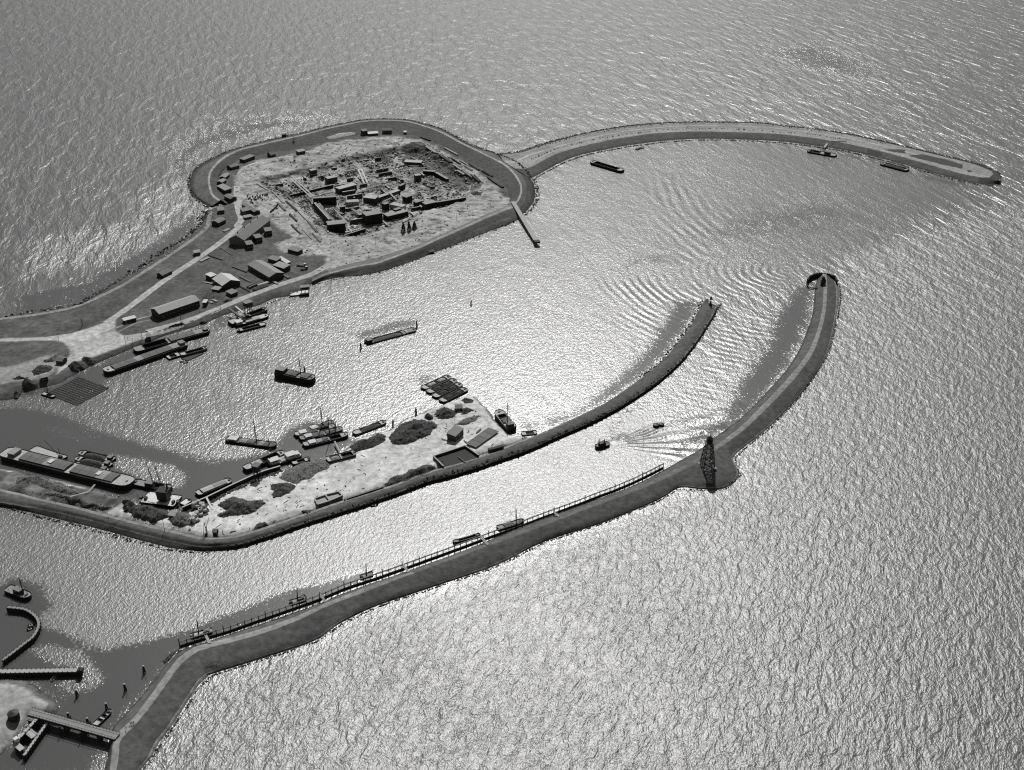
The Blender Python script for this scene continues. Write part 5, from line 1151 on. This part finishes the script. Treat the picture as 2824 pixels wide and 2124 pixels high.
# dock basin (bin) with timber walls, plank raft, low walls
def bin_(label, corners, h, walls, floor_m, mids=(), top=palewood, wm=tarwall):
    c = [hit(*q_) for q_ in parse(corners)]; o = sum(c, Vector()) / len(c); o.z = 1.9
    r = thing('timber_bin', label, 'bin', o)
    v = [(p_.x - o.x, p_.y - o.y, .3) for p_ in c]; MB().add(v, [tuple(range(len(v)))] if (Vector(v[1]) - Vector(v[0])).cross(Vector(v[2]) - Vector(v[1])).z > 0 else [tuple(range(len(v)))[::-1]]).build('floor', floor_m, r)
    for i in walls:
        a, b = Vector(v[i]), Vector(v[(i + 1) % len(v)]); a.z = b.z = h / 2
        MB().beam(a, b, .45, h + .6).build('side_wall', wm, r); a.z = b.z = h + .38; MB().beam(a, b, .8, .14).build('wall_cap', top, r)
    for x1, x2 in mids:
        a, b = [hit(*parse(s_)[0]) - o for s_ in (x1, x2)]; a.z = b.z = h * .35; MB().beam(a, b, .5, h * .8).build('cross_wall', wood, r)
    return r
bin_('dark double bin with pale capped walls on the mole edge', 'J 985,862 1338,745 1490,850 1100,968', 1.5, (0, 1, 3), M('bin_floor', .035, .3), (('J 1262,862', 'J 1345,915'), ('J 1085,905', 'J 1085,906')))
bin_('small bin with pale rubble beside the low timber wall', 'I 1612,1135 1740,1090 1800,1180 1650,1225', .9, (0, 1, 2, 3), M('bin_sand', .34, .3), top=palewood, wm=wood)
bin_('second bin with pale rubble beside the low timber wall', 'I 1755,1085 1900,1050 1950,1110 1810,1175', .9, (0, 1, 2), M('bin_sand', .34, .3), top=palewood, wm=wood)
pr = thing('plank_platform', 'long flat dark plank platform sloping across the yard tip', 'platform', hit('J', 1535, 640)); o = pr.location.copy()
a, b = hit('J', 1400, 735) - o, hit('J', 1655, 555) - o
for i in range(4):
    p0, p1 = a.lerp(b, i / 4 + .006), a.lerp(b, (i + 1) / 4 - .006); p0.z = p1.z = 1.0; MB().beam(p0, p1, 8.5, .35).build('plank_section', [wood, hatchm, wood, hatchm][i], pr)
sg = MB()
for t_ in (.1, .37, .63, .9): c = a.lerp(b, t_); sg.box((c.x, c.y, .3), (1, 7.5, 1.4), math.atan2((b - a).y, (b - a).x))
sg.build('supports', tarwood, pr)
wallblock('low dark timber wall along the mole road', 'I 1965,1128', 'J 10,1318', 1.6, 3.1, .6, tarwall, wood, 'low_wall')
wallblock('low dark timber wall reaching to the bushy heap', 'J 30,1310', 'J 435,1178', 1.6, 3.0, .6, tarwall, wood, 'low_wall')
wallblock('black block wall near the dark coaster', 'J 1605,770', 'J 1768,728', 1.8, 3.6, 2.2, tarwall, tarwood, 'low_wall')
ramp('thin beam lying beside the grey box hut', 'J 1070,640', 2.5, 'J 1145,665', 2.3, .5, tarwood, 'beam', 'beam'); ramp('beam leading to the double bin', 'J 1322,662', 2.4, 'J 1385,700', 2.4, .6, tarwood, 'beam', 'beam'); ramp('short dark beam between hut and platform', 'J 1462,578', 2.5, 'J 1515,528', 2.5, 1.0, wood, 'beam', 'beam')
# stacks of white concrete blocks
for lb, f, L_ in (('uppermost stack of white concrete blocks', 'I', (165, 1240, 310, 1215)), ('middle stack of white concrete blocks', 'I', (190, 1320, 320, 1290)), ('lowest stack of white concrete blocks', 'I', (140, 1395, 210, 1365)), ('small stack of white concrete blocks behind the others', 'I', (235, 1275, 330, 1250))):
    a, b = hit(f, L_[0], L_[1]), hit(f, L_[2], L_[3]); d = b - a; r = thing('block_stack', lb, 'block stack', (a.x, a.y, 1.95), math.atan2(d.y, d.x), 'concrete block stacks')
    n = max(2, int(d.length / 2.3))
    for i in range(n):
        for k in range(2):
            for z in range(2 - (i + k) % 2): MB().box((i * 2.3, k * 2.4 - 1, .85 + z * 1.65), (2.0, 2.1, 1.6), random.uniform(-.06, .06)).build('block', concrete, r)
    MB().box((d.length / 2, -.2, .06), (d.length, 4.4, .14)).build('bearers', tarwood, r)
# ------------------------------------------------------------------ lock and bridge at the bottom left
A_, B_ = un('K', 245, 1190, 4.2), un('K', 955, 1392, 4.2); d = B_ - A_; u = d.to_2d().normalized(); n_ = Vector((-u.y, u.x, 0)); rz = math.atan2(d.y, d.x)
br = thing('road_bridge', 'narrow road bridge over the lock approach at the bottom left', 'bridge', (A_.x, A_.y, 0), rz); L = d.length
MB().box((L / 2, 0, 4.2), (L, 4.0, .5)).build('deck', M('bridge_deck', .24, .3, .5), br)
for s_ in (-1, 1):
    MB().box((L / 2, s_ * 1.85, 3.6), (L, .4, .9)).build('girder', steel, br); mb = MB().box((L / 2, s_ * 1.95, 5.5), (L, .1, .12))
    for i in range(28): mb.box((L * i / 27, s_ * 1.95, 5), (.1, .1, 1.1))
    mb.build('railing', steel, br)
for x in (.16, .42, .62, .8): MB().box((L * x, 0, 1.4), (1.6, 3.6, 6)).build('pier', conwall, br)
for x in (.405, .635):
    for s_ in (-1, 1): MB().tube((L * x, s_ * 4.2, -2), (L * x, s_ * 3.6, 4.6), .4, .35).build('fender_pile', tarwood, br)
ramp('pale swing walkway beneath the road bridge', 'K 385,1285', 2.0, 'K 515,1305', 2.0, 1.4, palewood, 'footbridge', 'walkway')
def quaywall(label, s_, z, th, m, top, step, name, piles=tarwood, cat='quay'):
    q = [un(*p_, z) for p_ in parse(s_)]; q = catmull(q, 6) if len(q) > 2 else [q[0].lerp(q[1], i / 12) for i in range(13)]; o = Vector((q[0].x, q[0].y, 0)); r = thing(name, label, cat, o); tp, bd = MB(), MB()
    for a, b in zip(q[:-1], q[1:]):
        a, b = a - o, b - o; tp.beam(a, b, th, .3); bd.beam(a - Vector((0, 0, z / 2 + .9)), b - Vector((0, 0, z / 2 + .9)), th * .7, z + 1.4)
    tp.build('walkway', top, r); bd.build('wall_body', m, r); last = -9; cum = 0
    for a, b in zip(q[:-1], q[1:]):
        dd = (b - a); nn = Vector((-dd.y, dd.x, 0)).normalized(); k = 0
        while last + step < cum + dd.length:
            last = max(last + step, cum); c = a + dd.normalized() * (last - cum) - o
            for s2 in (-1, 1): MB().tube((c.x + nn.x * th * .55 * s2, c.y + nn.y * th * .55 * s2, -1.5), (c.x + nn.x * th * .55 * s2, c.y + nn.y * th * .55 * s2, z + .7), .22, .2, 6).build('fender_post', piles, r)
        cum += dd.length
    return r
quaywall('curved timber quay enclosing a small basin at the left edge', 'K 60,338 190,352 262,388 308,440 312,500 268,578 200,632 120,695 20,770', 2.6, 1.5, tarwood, M('quay_planks', .26, .3), 2.4, 'curved_quay')
quaywall('straight timber pier with rows of posts at the left edge', 'K -60,862 670,850', 2.6, 2.6, tarwood, palewood, 2.3, 'straight_pier')
MB().box((1, 0, 0), (.1, .1, .1)); ph = un('K', 655, 860, 2.6); o = thing('pier_light', 'dark post light at the head of the straight pier', 'light', (ph.x, ph.y, 2.6)); MB().box((0, 0, .7), (2.6, 2.6, 1.6)).build('housing', tarwall, o); MB().lathe([(.3, 1.5), (.3, 2.6), (.1, 3)], 8).build('lantern', whitepaint, o)
quaywall('pale lock wall along the sandy lock ground', 'K 120,1440 318,1226', 3.7, 1.5, conwall, concrete, 3.2, 'lock_wall')
quaywall('timber guide wall on the water side of the lock', 'K 195,1545 385,1275', 2.8, 1.4, tarwood, palewood, 2.0, 'guide_wall')
lg = un('K', 245, 1360, 3.2); o = thing('lock_gate', 'broad pale lock gate footway across the lock chamber', 'lock gate', (lg.x, lg.y, 0), R(-38)); MB().box((0, 0, 3.1), (7.5, 3.4, .4)).build('footway', concrete, o); MB().box((0, 0, 1), (7.2, .8, 4)).build('gate_leaf', tarwood, o)
for s_ in (-1, 1): MB().box((0, s_ * 1.6, 4), (7.5, .1, .1)).build('railing', steel, o)
lg = un('K', 150, 1470, 3.2); o = thing('lock_gate', 'pale lock head wall at the bottom left corner', 'lock gate', (lg.x, lg.y, 0), R(-38)); MB().box((0, 0, 3.1), (6.5, 2.6, .4)).build('footway', concrete, o); MB().box((0, 0, 1), (6.2, .8, 4)).build('gate_leaf', tarwood, o); MB().box((-3, 1, 4.4), (2, 2, 2.4)).build('winch_box', whitepaint, o)
house('dark open sided lock house beside the bridge', 'K 245,1205 318,1222', 6, 3.4, .8, kind='mono', roof=darkroof, name='lock_house', cat='lock house', wins=2)
cyl = hit('K', 118, 1245); o = thing('tank', 'dark round tank at the left edge of the lock ground', 'tank', cyl); MB().lathe([(2.6, 0), (2.6, 3.6), (.4, 4.4)], 18).build('shell', steel, o); MB().lathe([(2.7, 1.6), (2.7, 1.8)], 18).build('band', tarwood, o)
# ------------------------------------------------------------------ people (tiny from here, yet whole figures)
def make_person(name, label, loc, rz, coat, stride, group, cat='person'):
    J = dict(pelvis=(0, 0, .93), chest=(0, .02, 1.32), neck=(0, .02, 1.5), head=(0, .04, 1.62), top=(0, .03, 1.74), kl=(-.1, stride * .5 + .04, .5), al=(-.1, stride, .08), tl=(-.11, stride + .17, .04), kr=(.1, -stride * .3 + .05, .5), ar=(.1, -stride, .1), tr=(.11, -stride + .16, .04),
             hl=(-.1, 0, .88), hr=(.1, 0, .88), sl=(-.19, .02, 1.42), el=(-.25, -stride * .4, 1.14), wl=(-.24, -stride * .3 + .12, .9), fl=(-.23, -stride * .3 + .18, .8), sr=(.19, .02, 1.42), er=(.25, stride * .4, 1.14), wr=(.24, stride * .5 + .1, .92), fr=(.23, stride * .5 + .15, .82))
    E = 'pelvis-chest chest-neck neck-head head-top pelvis-hl hl-kl kl-al al-tl pelvis-hr hr-kr kr-ar ar-tr chest-sl sl-el el-wl wl-fl chest-sr sr-er er-wr wr-fr'.split()
    Rd = dict(pelvis=.15, chest=.17, neck=.07, head=.105, top=.07, kl=.075, al=.05, tl=.045, kr=.075, ar=.05, tr=.045, hl=.11, hr=.11, sl=.08, el=.055, wl=.04, fl=.035, sr=.08, er=.055, wr=.04, fr=.035)
    ks = list(J); me = bpy.data.meshes.new('body'); me.from_pydata([J[k] for k in ks], [tuple(ks.index(q_) for q_ in e.split('-')) for e in E], []); me.materials.append(coat)
    ob = bpy.data.objects.new('body', me); col.objects.link(ob); sk = ob.modifiers.new('skin', 'SKIN'); 
    for i, k in enumerate(ks): me.skin_vertices[0].data[i].radius = (Rd[k], Rd[k]); me.skin_vertices[0].data[i].use_root = (k == 'pelvis')
    sb = ob.modifiers.new('sub', 'SUBSURF'); sb.levels = sb.render_levels = 1
    r = thing(name, label, cat, loc, rz, group); ob.parent = r
    MB().lathe([(.12, 1.67), (.2, 1.69), (.13, 1.72), (.1, 1.82)], 10, (0, .03, 0)).build('hat', tarwall, r); MB().lathe([(.07, 1.54), (.098, 1.6), (.1, 1.66)], 8, (0, .05, 0)).build('face', skin, r)
    return r
dc, lc = M('dark_coat', .03, .3), M('light_shirt', .4, .2)
for i, (f, x, y, c_, rz, st, lb) in enumerate((('K', 1063, 1296, dc, .6, .2, 'person in dark clothes walking on the mole road by the bridge'), ('K', 1076, 1294, dc, .7, .15, 'second dark clad person walking beside the first on the mole road'), ('K', 1090, 1290, lc, .6, .18, 'person in a light shirt walking on the mole road'), ('K', 1028, 1335, dc, 2.2, .1, 'person standing at the bridge end of the road'),
                                      ('H', 692, 950, dc, 1.2, .2, 'person in dark clothes on the pale mole track, the left one'), ('H', 755, 972, dc, 1.2, .2, 'person in dark clothes on the pale mole track, the right one'), ('H', 570, 828, lc, .3, .1, 'person standing on the mole road below the brushwood'), ('H', 1105, 1010, dc, 0, .1, 'person standing beside the post on the mole road'), ('J', 1135, 500, dc, 1, .1, 'person standing on the sand near the grey box hut'), ('D', 1275, 350, dc, 1, .15, 'person at the lower edge of the plaza'))):
    p = hit(f, x, y); make_person('person', lb, (p.x, p.y, gland(p.x, p.y) + .07), rz, c_, st, 'people on foot')
# ------------------------------------------------------------------ dumped stone along the shores
rocks('shore_stone', 'dark dumped stone along the sea side of the outer mole', [MOLE[4]], .55, .5, .35, rubble)
rocks('shore_stone', 'dark dumped stone along the ring dike shore', [RING[0]], .9, .8, .9, rubble)
rocks('shore_stone', 'dark dumped stone along both sides of the curved dam', [ARM[0], ARM[4]], .9, .8, .6, rubble)
rocks('shore_stone', 'dumped stone along the sides of the middle mole', [MID[5], "N 180,1000 370,845 500,700 600,575 670,450 710,370 730,335"], .8, 1.0, .7, rubble)
rocks('shore_stone', 'dark stones and scrub along the western shore', ["D 100,114 500,50 790,0 C -350,690 0,485 200,335 350,250 460,170 560,70 A 232,1300 275,1170"], 1.3, .9, 1.8, rubble)
rocks('shore_stone', 'pale driftwood and stones scattered on the western shore path', ["D 170,122 500,75 C 100,470 330,320 600,120 A 260,1420 340,1230 380,1150"], 1.0, 2.2, 2.6, palewood)
rocks('shore_stone', 'loose stones along the harbour bank', ["B 1940,1230 1640,1355 1240,1510 1030,1590 C 2400,560 2000,612 1700,685 1480,802 1150,900"], .8, 1.6, .7, rubble)
rocks('path_stone', 'small dark stones along the pale track of the curved dam', ["E 170,480 400,385 560,340 770,290 1040,245 1310,215 1600,198 1890,200 2185,212 F 480,160 770,210", "E 250,350 450,295 720,235 1010,180 1305,150 1600,137 1895,137 2190,145 F 490,108 780,155 1075,220"], .8, 2.2, 1.0, tarwood)
# ------------------------------------------------------------------ water
def build_water():
    ys = [250.0]
    while ys[-1] < 2400: ys.append(ys[-1] + 2.2 + max(0, ys[-1] - 500) * 0.004)
    while ys[-1] < 30000: ys.append(ys[-1] * 1.08)
    xs = list(np.arange(-500, 501, 3.2))
    g = 4.0; x = 500.0
    right = []
    while x < 20000: x += g; g *= 1.05; right.append(x)
    xs = [-q for q in right[::-1]] + xs + right
    ys = [-2000, -800, -200, 60, 180] + ys
    X, Y = np.meshgrid(np.array(xs, float), np.array(ys, float))
    def mask(s, w): return sstep(-w, w, sdist(X, Y, xy(s)))
    calm = np.zeros(X.shape)
    # lee of the moles, basins and quays
    for s, w, k in CALM:
        calm = np.maximum(calm, k * mask(s, max(w, 8)))
    for s, w, k in SPARK:
        calm = calm * (1 - k * mask(s, w))
    rings = mask("N -150,60 100,60 300,150 560,120 760,-20 1100,-60 1420,60 1480,230 1330,330 1050,330 800,300 560,330 440,470 300,620 120,640 0,400", 22)
    rings = np.maximum(rings, .55 * mask('N 880,420 1300,380 1420,420 1330,520 1280,660 1190,800 1080,960 960,1150 700,1250 500,1150 700,900 820,650', 14))
    rings2 = mask("E 1250,640 1380,560 1600,600 1800,760 1900,900 1800,1050 1750,1300 1500,1300 1300,1000", 30)
    wake = mask("M 890,345 1000,270 1250,190 1500,120 1900,10 2040,20 1900,170 1720,310 1600,390 1430,470 1330,440 1100,370", 5)
    wash = mask("M 860,320 960,120 1040,60 1230,0 1230,60 1050,130 960,320", 3)
    open_ = mask("K 1240,1560 1400,1340 1640,975 L 600,1145 1000,1000 1190,872 2035,582 M 870,950 1285,782 1610,700 1900,590 1860,460 2120,240 N 1670,975 1840,600 1890,300 1860,140 W 1830,560 2250,420 2600,500 2900,1800 1500,2300 200,2000", 20)
    foam = mask("N 1255,1085 1270,1075 1420,900 1520,745 1600,590 1590,600 1530,765 1425,925 1280,1095", 1.2) * (vnoise(X / 5, Y / 5, 90) > .45)
    foam = np.maximum(foam, mask("M 905,340 940,322 985,335 960,350 920,352", 1.5) * .8)
    foam = np.maximum(foam, .9 * mask("J 1495,300 1560,330 1620,375 1560,372 1505,345", 1.5))
    far = sstep(560, 1100, Y) * (1 - .75 * mask('B 2090,790 E 470,480 1060,330 1880,272 F 750,280 1900,570 N 1700,100 600,300 -75,1177 G 1000,500 W 300,800 660,640 1100,470', 30))
    fairw = mask('H -300,900 1000,1130 2000,1345 M 0,500 400,345 950,90 1110,0 1400,250 1330,560 500,880 L 1300,690 500,990 K 900,900 130,500 -300,300', 14)
    glare = np.maximum(mask('W 290,430 400,380 432,410 440,450 380,470 300,470', 14), mask('W 60,520 380,462 350,520 250,560 60,600', 18)); glare = np.maximum(glare, .8 * mask('W 540,285 600,280 612,292 590,300', 6))
    hole = np.zeros(X.shape, bool)
    for p in (ISLAND, WORK, LOCKLAND): hole |= sdist(X, Y, p) > 7
    V = np.stack([X.ravel(), Y.ravel(), np.zeros(X.size)], 1)
    nr, nc = X.shape
    a = np.arange(nr * nc).reshape(nr, nc)
    hc = hole[:-1, :-1] & hole[1:, :-1] & hole[:-1, 1:] & hole[1:, 1:]
    ok = ~hc
    f = np.stack([a[:-1, :-1][ok], a[:-1, 1:][ok], a[1:, 1:][ok], a[1:, :-1][ok]], 1)
    me = bpy.data.meshes.new('water')
    me.from_pydata(V.tolist(), [], f.tolist())
    for nm, arr in (('calm', calm), ('rings', rings), ('rings2', rings2), ('wake', wake), ('wash', wash), ('open_', open_), ('far', far), ('glare', glare), ('fairw', fairw), ('foam', foam)):
        at = me.attributes.new(nm, 'FLOAT', 'POINT'); at.data.foreach_set('value', arr.ravel().astype(np.float32))
    me.shade_smooth()
    o = bpy.data.objects.new('water', me); col.objects.link(o)
    setp(o, 'rippled glittering open water around the moles and the island', None, None, 'structure')
    me.materials.append(water_mat())
CALM = [("N 480,330 640,330 720,345 600,575 370,850 180,1005 -75,1180 -400,1340 -560,1400 -620,1330 -350,1260 0,985 240,755 330,620 440,450", 14, 1),
        ("N 1520,215 1660,210 1640,450 1590,600 1420,920 1170,1230 1020,1380 880,1450 960,1200 1090,950 1200,800 1290,650 1330,500 1420,340", 14, 1),
        ("W 1440,985 1590,925 1640,880 1560,905 1480,950 1400,1000", 4, .8),
        ("D -200,1040 180,1030 420,1060 600,1110 800,1190 1000,1270 1250,1340 1500,1420 1900,1500 H 2212,440 I 0,600 300,640 640,640 900,590 1100,540 1150,480 1250,300 1500,180 1800,210 1900,350 2030,300 2100,450 1740,640 1300,740 860,900 0,1260 H 1850,930 1300,800 170,520 -200,480", 6, 1),
        ("K -200,250 130,100 330,160 420,330 360,420 340,480 560,565 700,640 860,690 1000,640 1150,620 1400,560 1540,520 1780,410 L 420,860 700,735 900,690 1100,640 1250,600 1300,650 960,810 500,960 100,1100 K 1300,880 905,1340 700,1700 -300,1700 130,1450 380,1250 490,1150 300,950 120,900 -200,900", 5, 1),
        ("D 860,640 1030,580 1300,440 1500,400 1400,520 1060,740 1040,800 860,830 600,900 420,900 200,920 -200,960 -200,880 370,850 600,790", 4, .9),
        ("C 640,960 840,930 860,1100 700,1170 640,1110", 4, .75),
        ("W 250,600 330,540 400,470 430,400 400,340 330,330 450,250 700,235 760,260 430,330 450,440 380,560 200,650 40,690 40,640", 40, .5),
        ("W 30,690 200,650 300,590 380,535 440,475 425,455 350,505 270,560 180,610 30,640", 9, .85), ("W 412,400 405,360 440,318 520,295 640,265 600,258 480,280 410,305 372,350 385,400", 12, .75),
        ("W 1500,490 1620,440 1780,430 1900,470 1760,510 1600,530 1480,520", 45, .5),
        ("W 1640,110 1760,90 1900,140 1880,175 1740,150", 50, .7),
        ("W 1330,545 1450,545 1480,575 1340,580", 16, .45),
        ("P 1400,440 1700,330 1960,310 1900,390 1760,420 1500,480 1450,520 1380,480 1240,410 1000,380 720,350 900,350 1200,390", 6, .7),
        ("P 560,640 900,1000 1400,1040 1380,1060 900,940 680,800 100,680", 4, .45),
        ("G 190,260 330,160 600,180 700,180 380,350 330,390", 6, .7),
        ("G 1750,960 1850,880 2000,870 2060,900 2212,900 2100,1060 1850,1060", 3, .8),
        ("F 560,270 1000,340 1040,400 700,320", 8, .7), ("F 1330,460 1800,560 1700,590 1420,520", 8, .7),
        ("H 1480,800 1790,880 1860,900 2000,780 1850,760", 3, 1)]
SPARK = [("H 1120,330 1400,380 1750,450 1890,550 1860,680 1700,690 1500,620 1300,540 1150,470", 5, .95),
         ("D 380,1180 800,1230 1000,1330 900,1400 600,1380 440,1260", 8, .35),
         ("K 190,675 400,640 640,700 760,800 850,930 780,1000 550,1050 480,960 560,900 660,860 400,800", 5, .95),
         ("K 330,400 480,460 560,520 600,560 380,470", 5, .7)]
def water_mat():
    m, t, b = newmat('water')
    co = t.n('ShaderNodeNewGeometry').outputs['Position']
    calm, rings, wake, wash, op, foam, far, glare, fairw = [t.attr(k) for k in ('calm', 'rings', 'wake', 'wash', 'open_', 'foam', 'far', 'glare', 'fairw')]
    def tmap(az, across, along):
        nd = t.n('ShaderNodeMapping', vector_type='TEXTURE')
        nd.inputs['Rotation'].default_value = (0, 0, -R(az)); nd.inputs['Scale'].default_value = (across, along, 1)
        t.l(co, nd.inputs['Vector']); return nd.outputs['Vector']
    def zn(vec, scale, detail=3, rough=.55, dist=0.0):
        return t.math('SUBTRACT', t.noise(vec, scale, detail, rough, dist), .5)
    mul = lambda a_, b_: t.math('MULTIPLY', a_, b_)
    add = lambda a_, b_: t.math('ADD', a_, b_)
    patch = t.noise(co, 0.012, 4, 0.6)
    e1, e2 = zn(co, 0.06, 4, .7), zn(co, .55, 3, .7)
    cm = add(calm, add(mul(e1, .55), mul(e2, 1.8)))
    cm = t.rng(cm, .24, .78, 0, 1, True)
    live = t.math('SUBTRACT', 1.0, cm)
    h1 = zn(tmap(14, 1, 1.7), .5, 3, .62, .4)
    h2 = zn(tmap(-25, 1, 1.6), 1.1, 2, .6, .3)
    h3 = zn(tmap(20, 1, 2.0), .23, 3, .62, .5)
    h4 = zn(tmap(-14, 1, 3.2), .085, 4, .62, .4)
    hh = mul(add(mul(h1, AMP[0]), mul(h2, AMP[1])), t.math('SUBTRACT', 1.0, mul(far, .55)))
    hh = add(hh, mul(h3, mul(add(op, .22), AMP[2])))
    hh = add(hh, mul(h4, mul(far, AMP[3])))
    gust = mul(t.rng(patch, .3, .7, .84, 1.14), t.rng(t.noise(tmap(-35, 1, 5), .016, 3, .55), .3, .7, .88, 1.1))
    hh = mul(hh, add(1.0, mul(glare, .9)))
    hh = mul(hh, mul(gust, add(mul(live, .92), .08)))
    # swell bending round the mole heads
    for (c, per, amp_, ra) in ((SWELL1, 7.6, .06, rings), (SWELL2, 10.0, .055, t.attr('rings2'))):
        mp = t.mapping(co, 0, (1, 1, 0), (-c.x, -c.y, 0))
        w = t.n('ShaderNodeTexWave', wave_type='RINGS', rings_direction='SPHERICAL', wave_profile='SIN')
        w.inputs['Scale'].default_value = 0.314 / per; w.inputs['Distortion'].default_value = 5
        w.inputs['Detail'].default_value = 2; w.inputs['Detail Scale'].default_value = .3
        t.l(mp, w.inputs['Vector'])
        gate = t.rng(t.noise(co, .022, 3, .6), .40, .62, .05, 1.35)
        hh = add(hh, mul(mul(t.math('SUBTRACT', w.outputs['Fac'], .5), gate), mul(ra, amp_ * 4)))
    # wake spreading astern of the tug
    mp = t.mapping(co, 0, (1, 1, 0), (-TUG.x, -TUG.y, 0))
    gr = t.n('ShaderNodeTexGradient', gradient_type='RADIAL'); 
    warp = t.n('ShaderNodeMapping'); t.l(mp, warp.inputs['Vector']); t.l(warp.outputs[0], gr.inputs['Vector'])
    ang = add(mul(gr.outputs['Fac'], 2 * math.pi * WAKE_N), mul(zn(co, .03, 3, .6), 9))
    sw = mul(t.math('SINE', ang), t.rng(t.noise(co, .05, 3, .6), .35, .62, .1, 1))
    hh = add(hh, mul(sw, mul(wake, WAKE_A)))
    hh = add(hh, mul(zn(co, .22, 2, .5, .8), mul(wash, .8)))
    bn = t.n('ShaderNodeBump'); bn.inputs['Distance'].default_value = 1.0; bn.inputs['Strength'].default_value = 1.0
    t.l(hh, bn.inputs['Height']); t.l(bn.outputs[0], b.inputs['Normal'])
    rough = add(mul(live, add(WROUGH[1] - WROUGH[0], add(mul(op, .14), mul(fairw, .12)))), WROUGH[0])
    rough = t.math("SUBTRACT", rough, mul(far, -.02)); rough = add(rough, mul(glare, .10)); t.l(rough, b.inputs['Roughness'])
    fo = t.rng(mul(foam, t.rng(t.noise(co, .9, 3, .6), .35, .65, .3, 1.2)), .2, .7, 0, 1)
    gray(t, add(mul(fo, .6), WBASE), b)
    b.inputs['IOR'].default_value = 1.45
    b.inputs['Specular IOR Level'].default_value = 1.0
    return m
AMP = (.30, .19, .95, 2.6)
WROUGH = (.18, .29)
WBASE = .072
WAKE_N, WAKE_A = 32, .32
SWELL1, SWELL2, TUG = Vector((240, 925, 0)), Vector((560, 1130, 0)), un('M', 880, 350)
build_water()
# ------------------------------------------------------------------ light, sky, camera
w = bpy.data.worlds.new('World'); sc.world = w; w.use_nodes = True
t = NT(w.node_tree)
for nd in list(w.node_tree.nodes): w.node_tree.nodes.remove(nd)
sky = t.n('ShaderNodeTexSky', sky_type='NISHITA', sun_disc=False)
sky.sun_elevation = R(SUN_EL); sky.sun_rotation = R(SUN_AZ)
sky.air_density = 1.0; sky.dust_density = 1.0
sp = t.n('ShaderNodeSeparateColor'); t.l(sky.outputs[0], sp.inputs[0])      # black-and-white film behind a red filter
bw = t.n('ShaderNodeMath', operation='MULTIPLY'); t.l(sp.outputs[0], bw.inputs[0]); bw.inputs[1].default_value = .8
bg = t.n('ShaderNodeBackground'); bg.inputs['Strength'].default_value = SKY
t.l(bw.outputs[0], bg.inputs['Color'])
ou = t.n('ShaderNodeOutputWorld'); t.l(bg.outputs[0], ou.inputs['Surface'])
ld = bpy.data.lights.new('sun', 'SUN'); ld.energy = SUN; ld.angle = R(.53); ld.color = (1, .995, .98)
lo = bpy.data.objects.new('sun', ld); col.objects.link(lo)
sv = Vector((math.sin(R(SUN_AZ)) * math.cos(R(SUN_EL)), math.cos(R(SUN_AZ)) * math.cos(R(SUN_EL)), math.sin(R(SUN_EL))))
lo.rotation_euler = sv.to_track_quat('Z', 'Y').to_euler(); lo.location = (0, 900, 600)
cd = bpy.data.cameras.new('camera'); cam = bpy.data.objects.new('camera', cd); col.objects.link(cam)
cam.location = CAM; cam.rotation_euler = (R(90) - P, 0, 0)
cd.sensor_fit = 'HORIZONTAL'; cd.sensor_width = 36; cd.lens = 36 * F / 2824; cd.clip_start = 1; cd.clip_end = 60000
sc.camera = cam
sc.view_settings.view_transform = 'Standard'; sc.view_settings.look = 'None'
sc.view_settings.exposure = EXPO; sc.view_settings.gamma = 1.0
sc.cycles.use_denoising = False; sc.cycles.filter_width = 1.2
sc.cycles.max_bounces = 4; sc.cycles.glossy_bounces = 2; sc.cycles.sample_clamp_indirect = 4
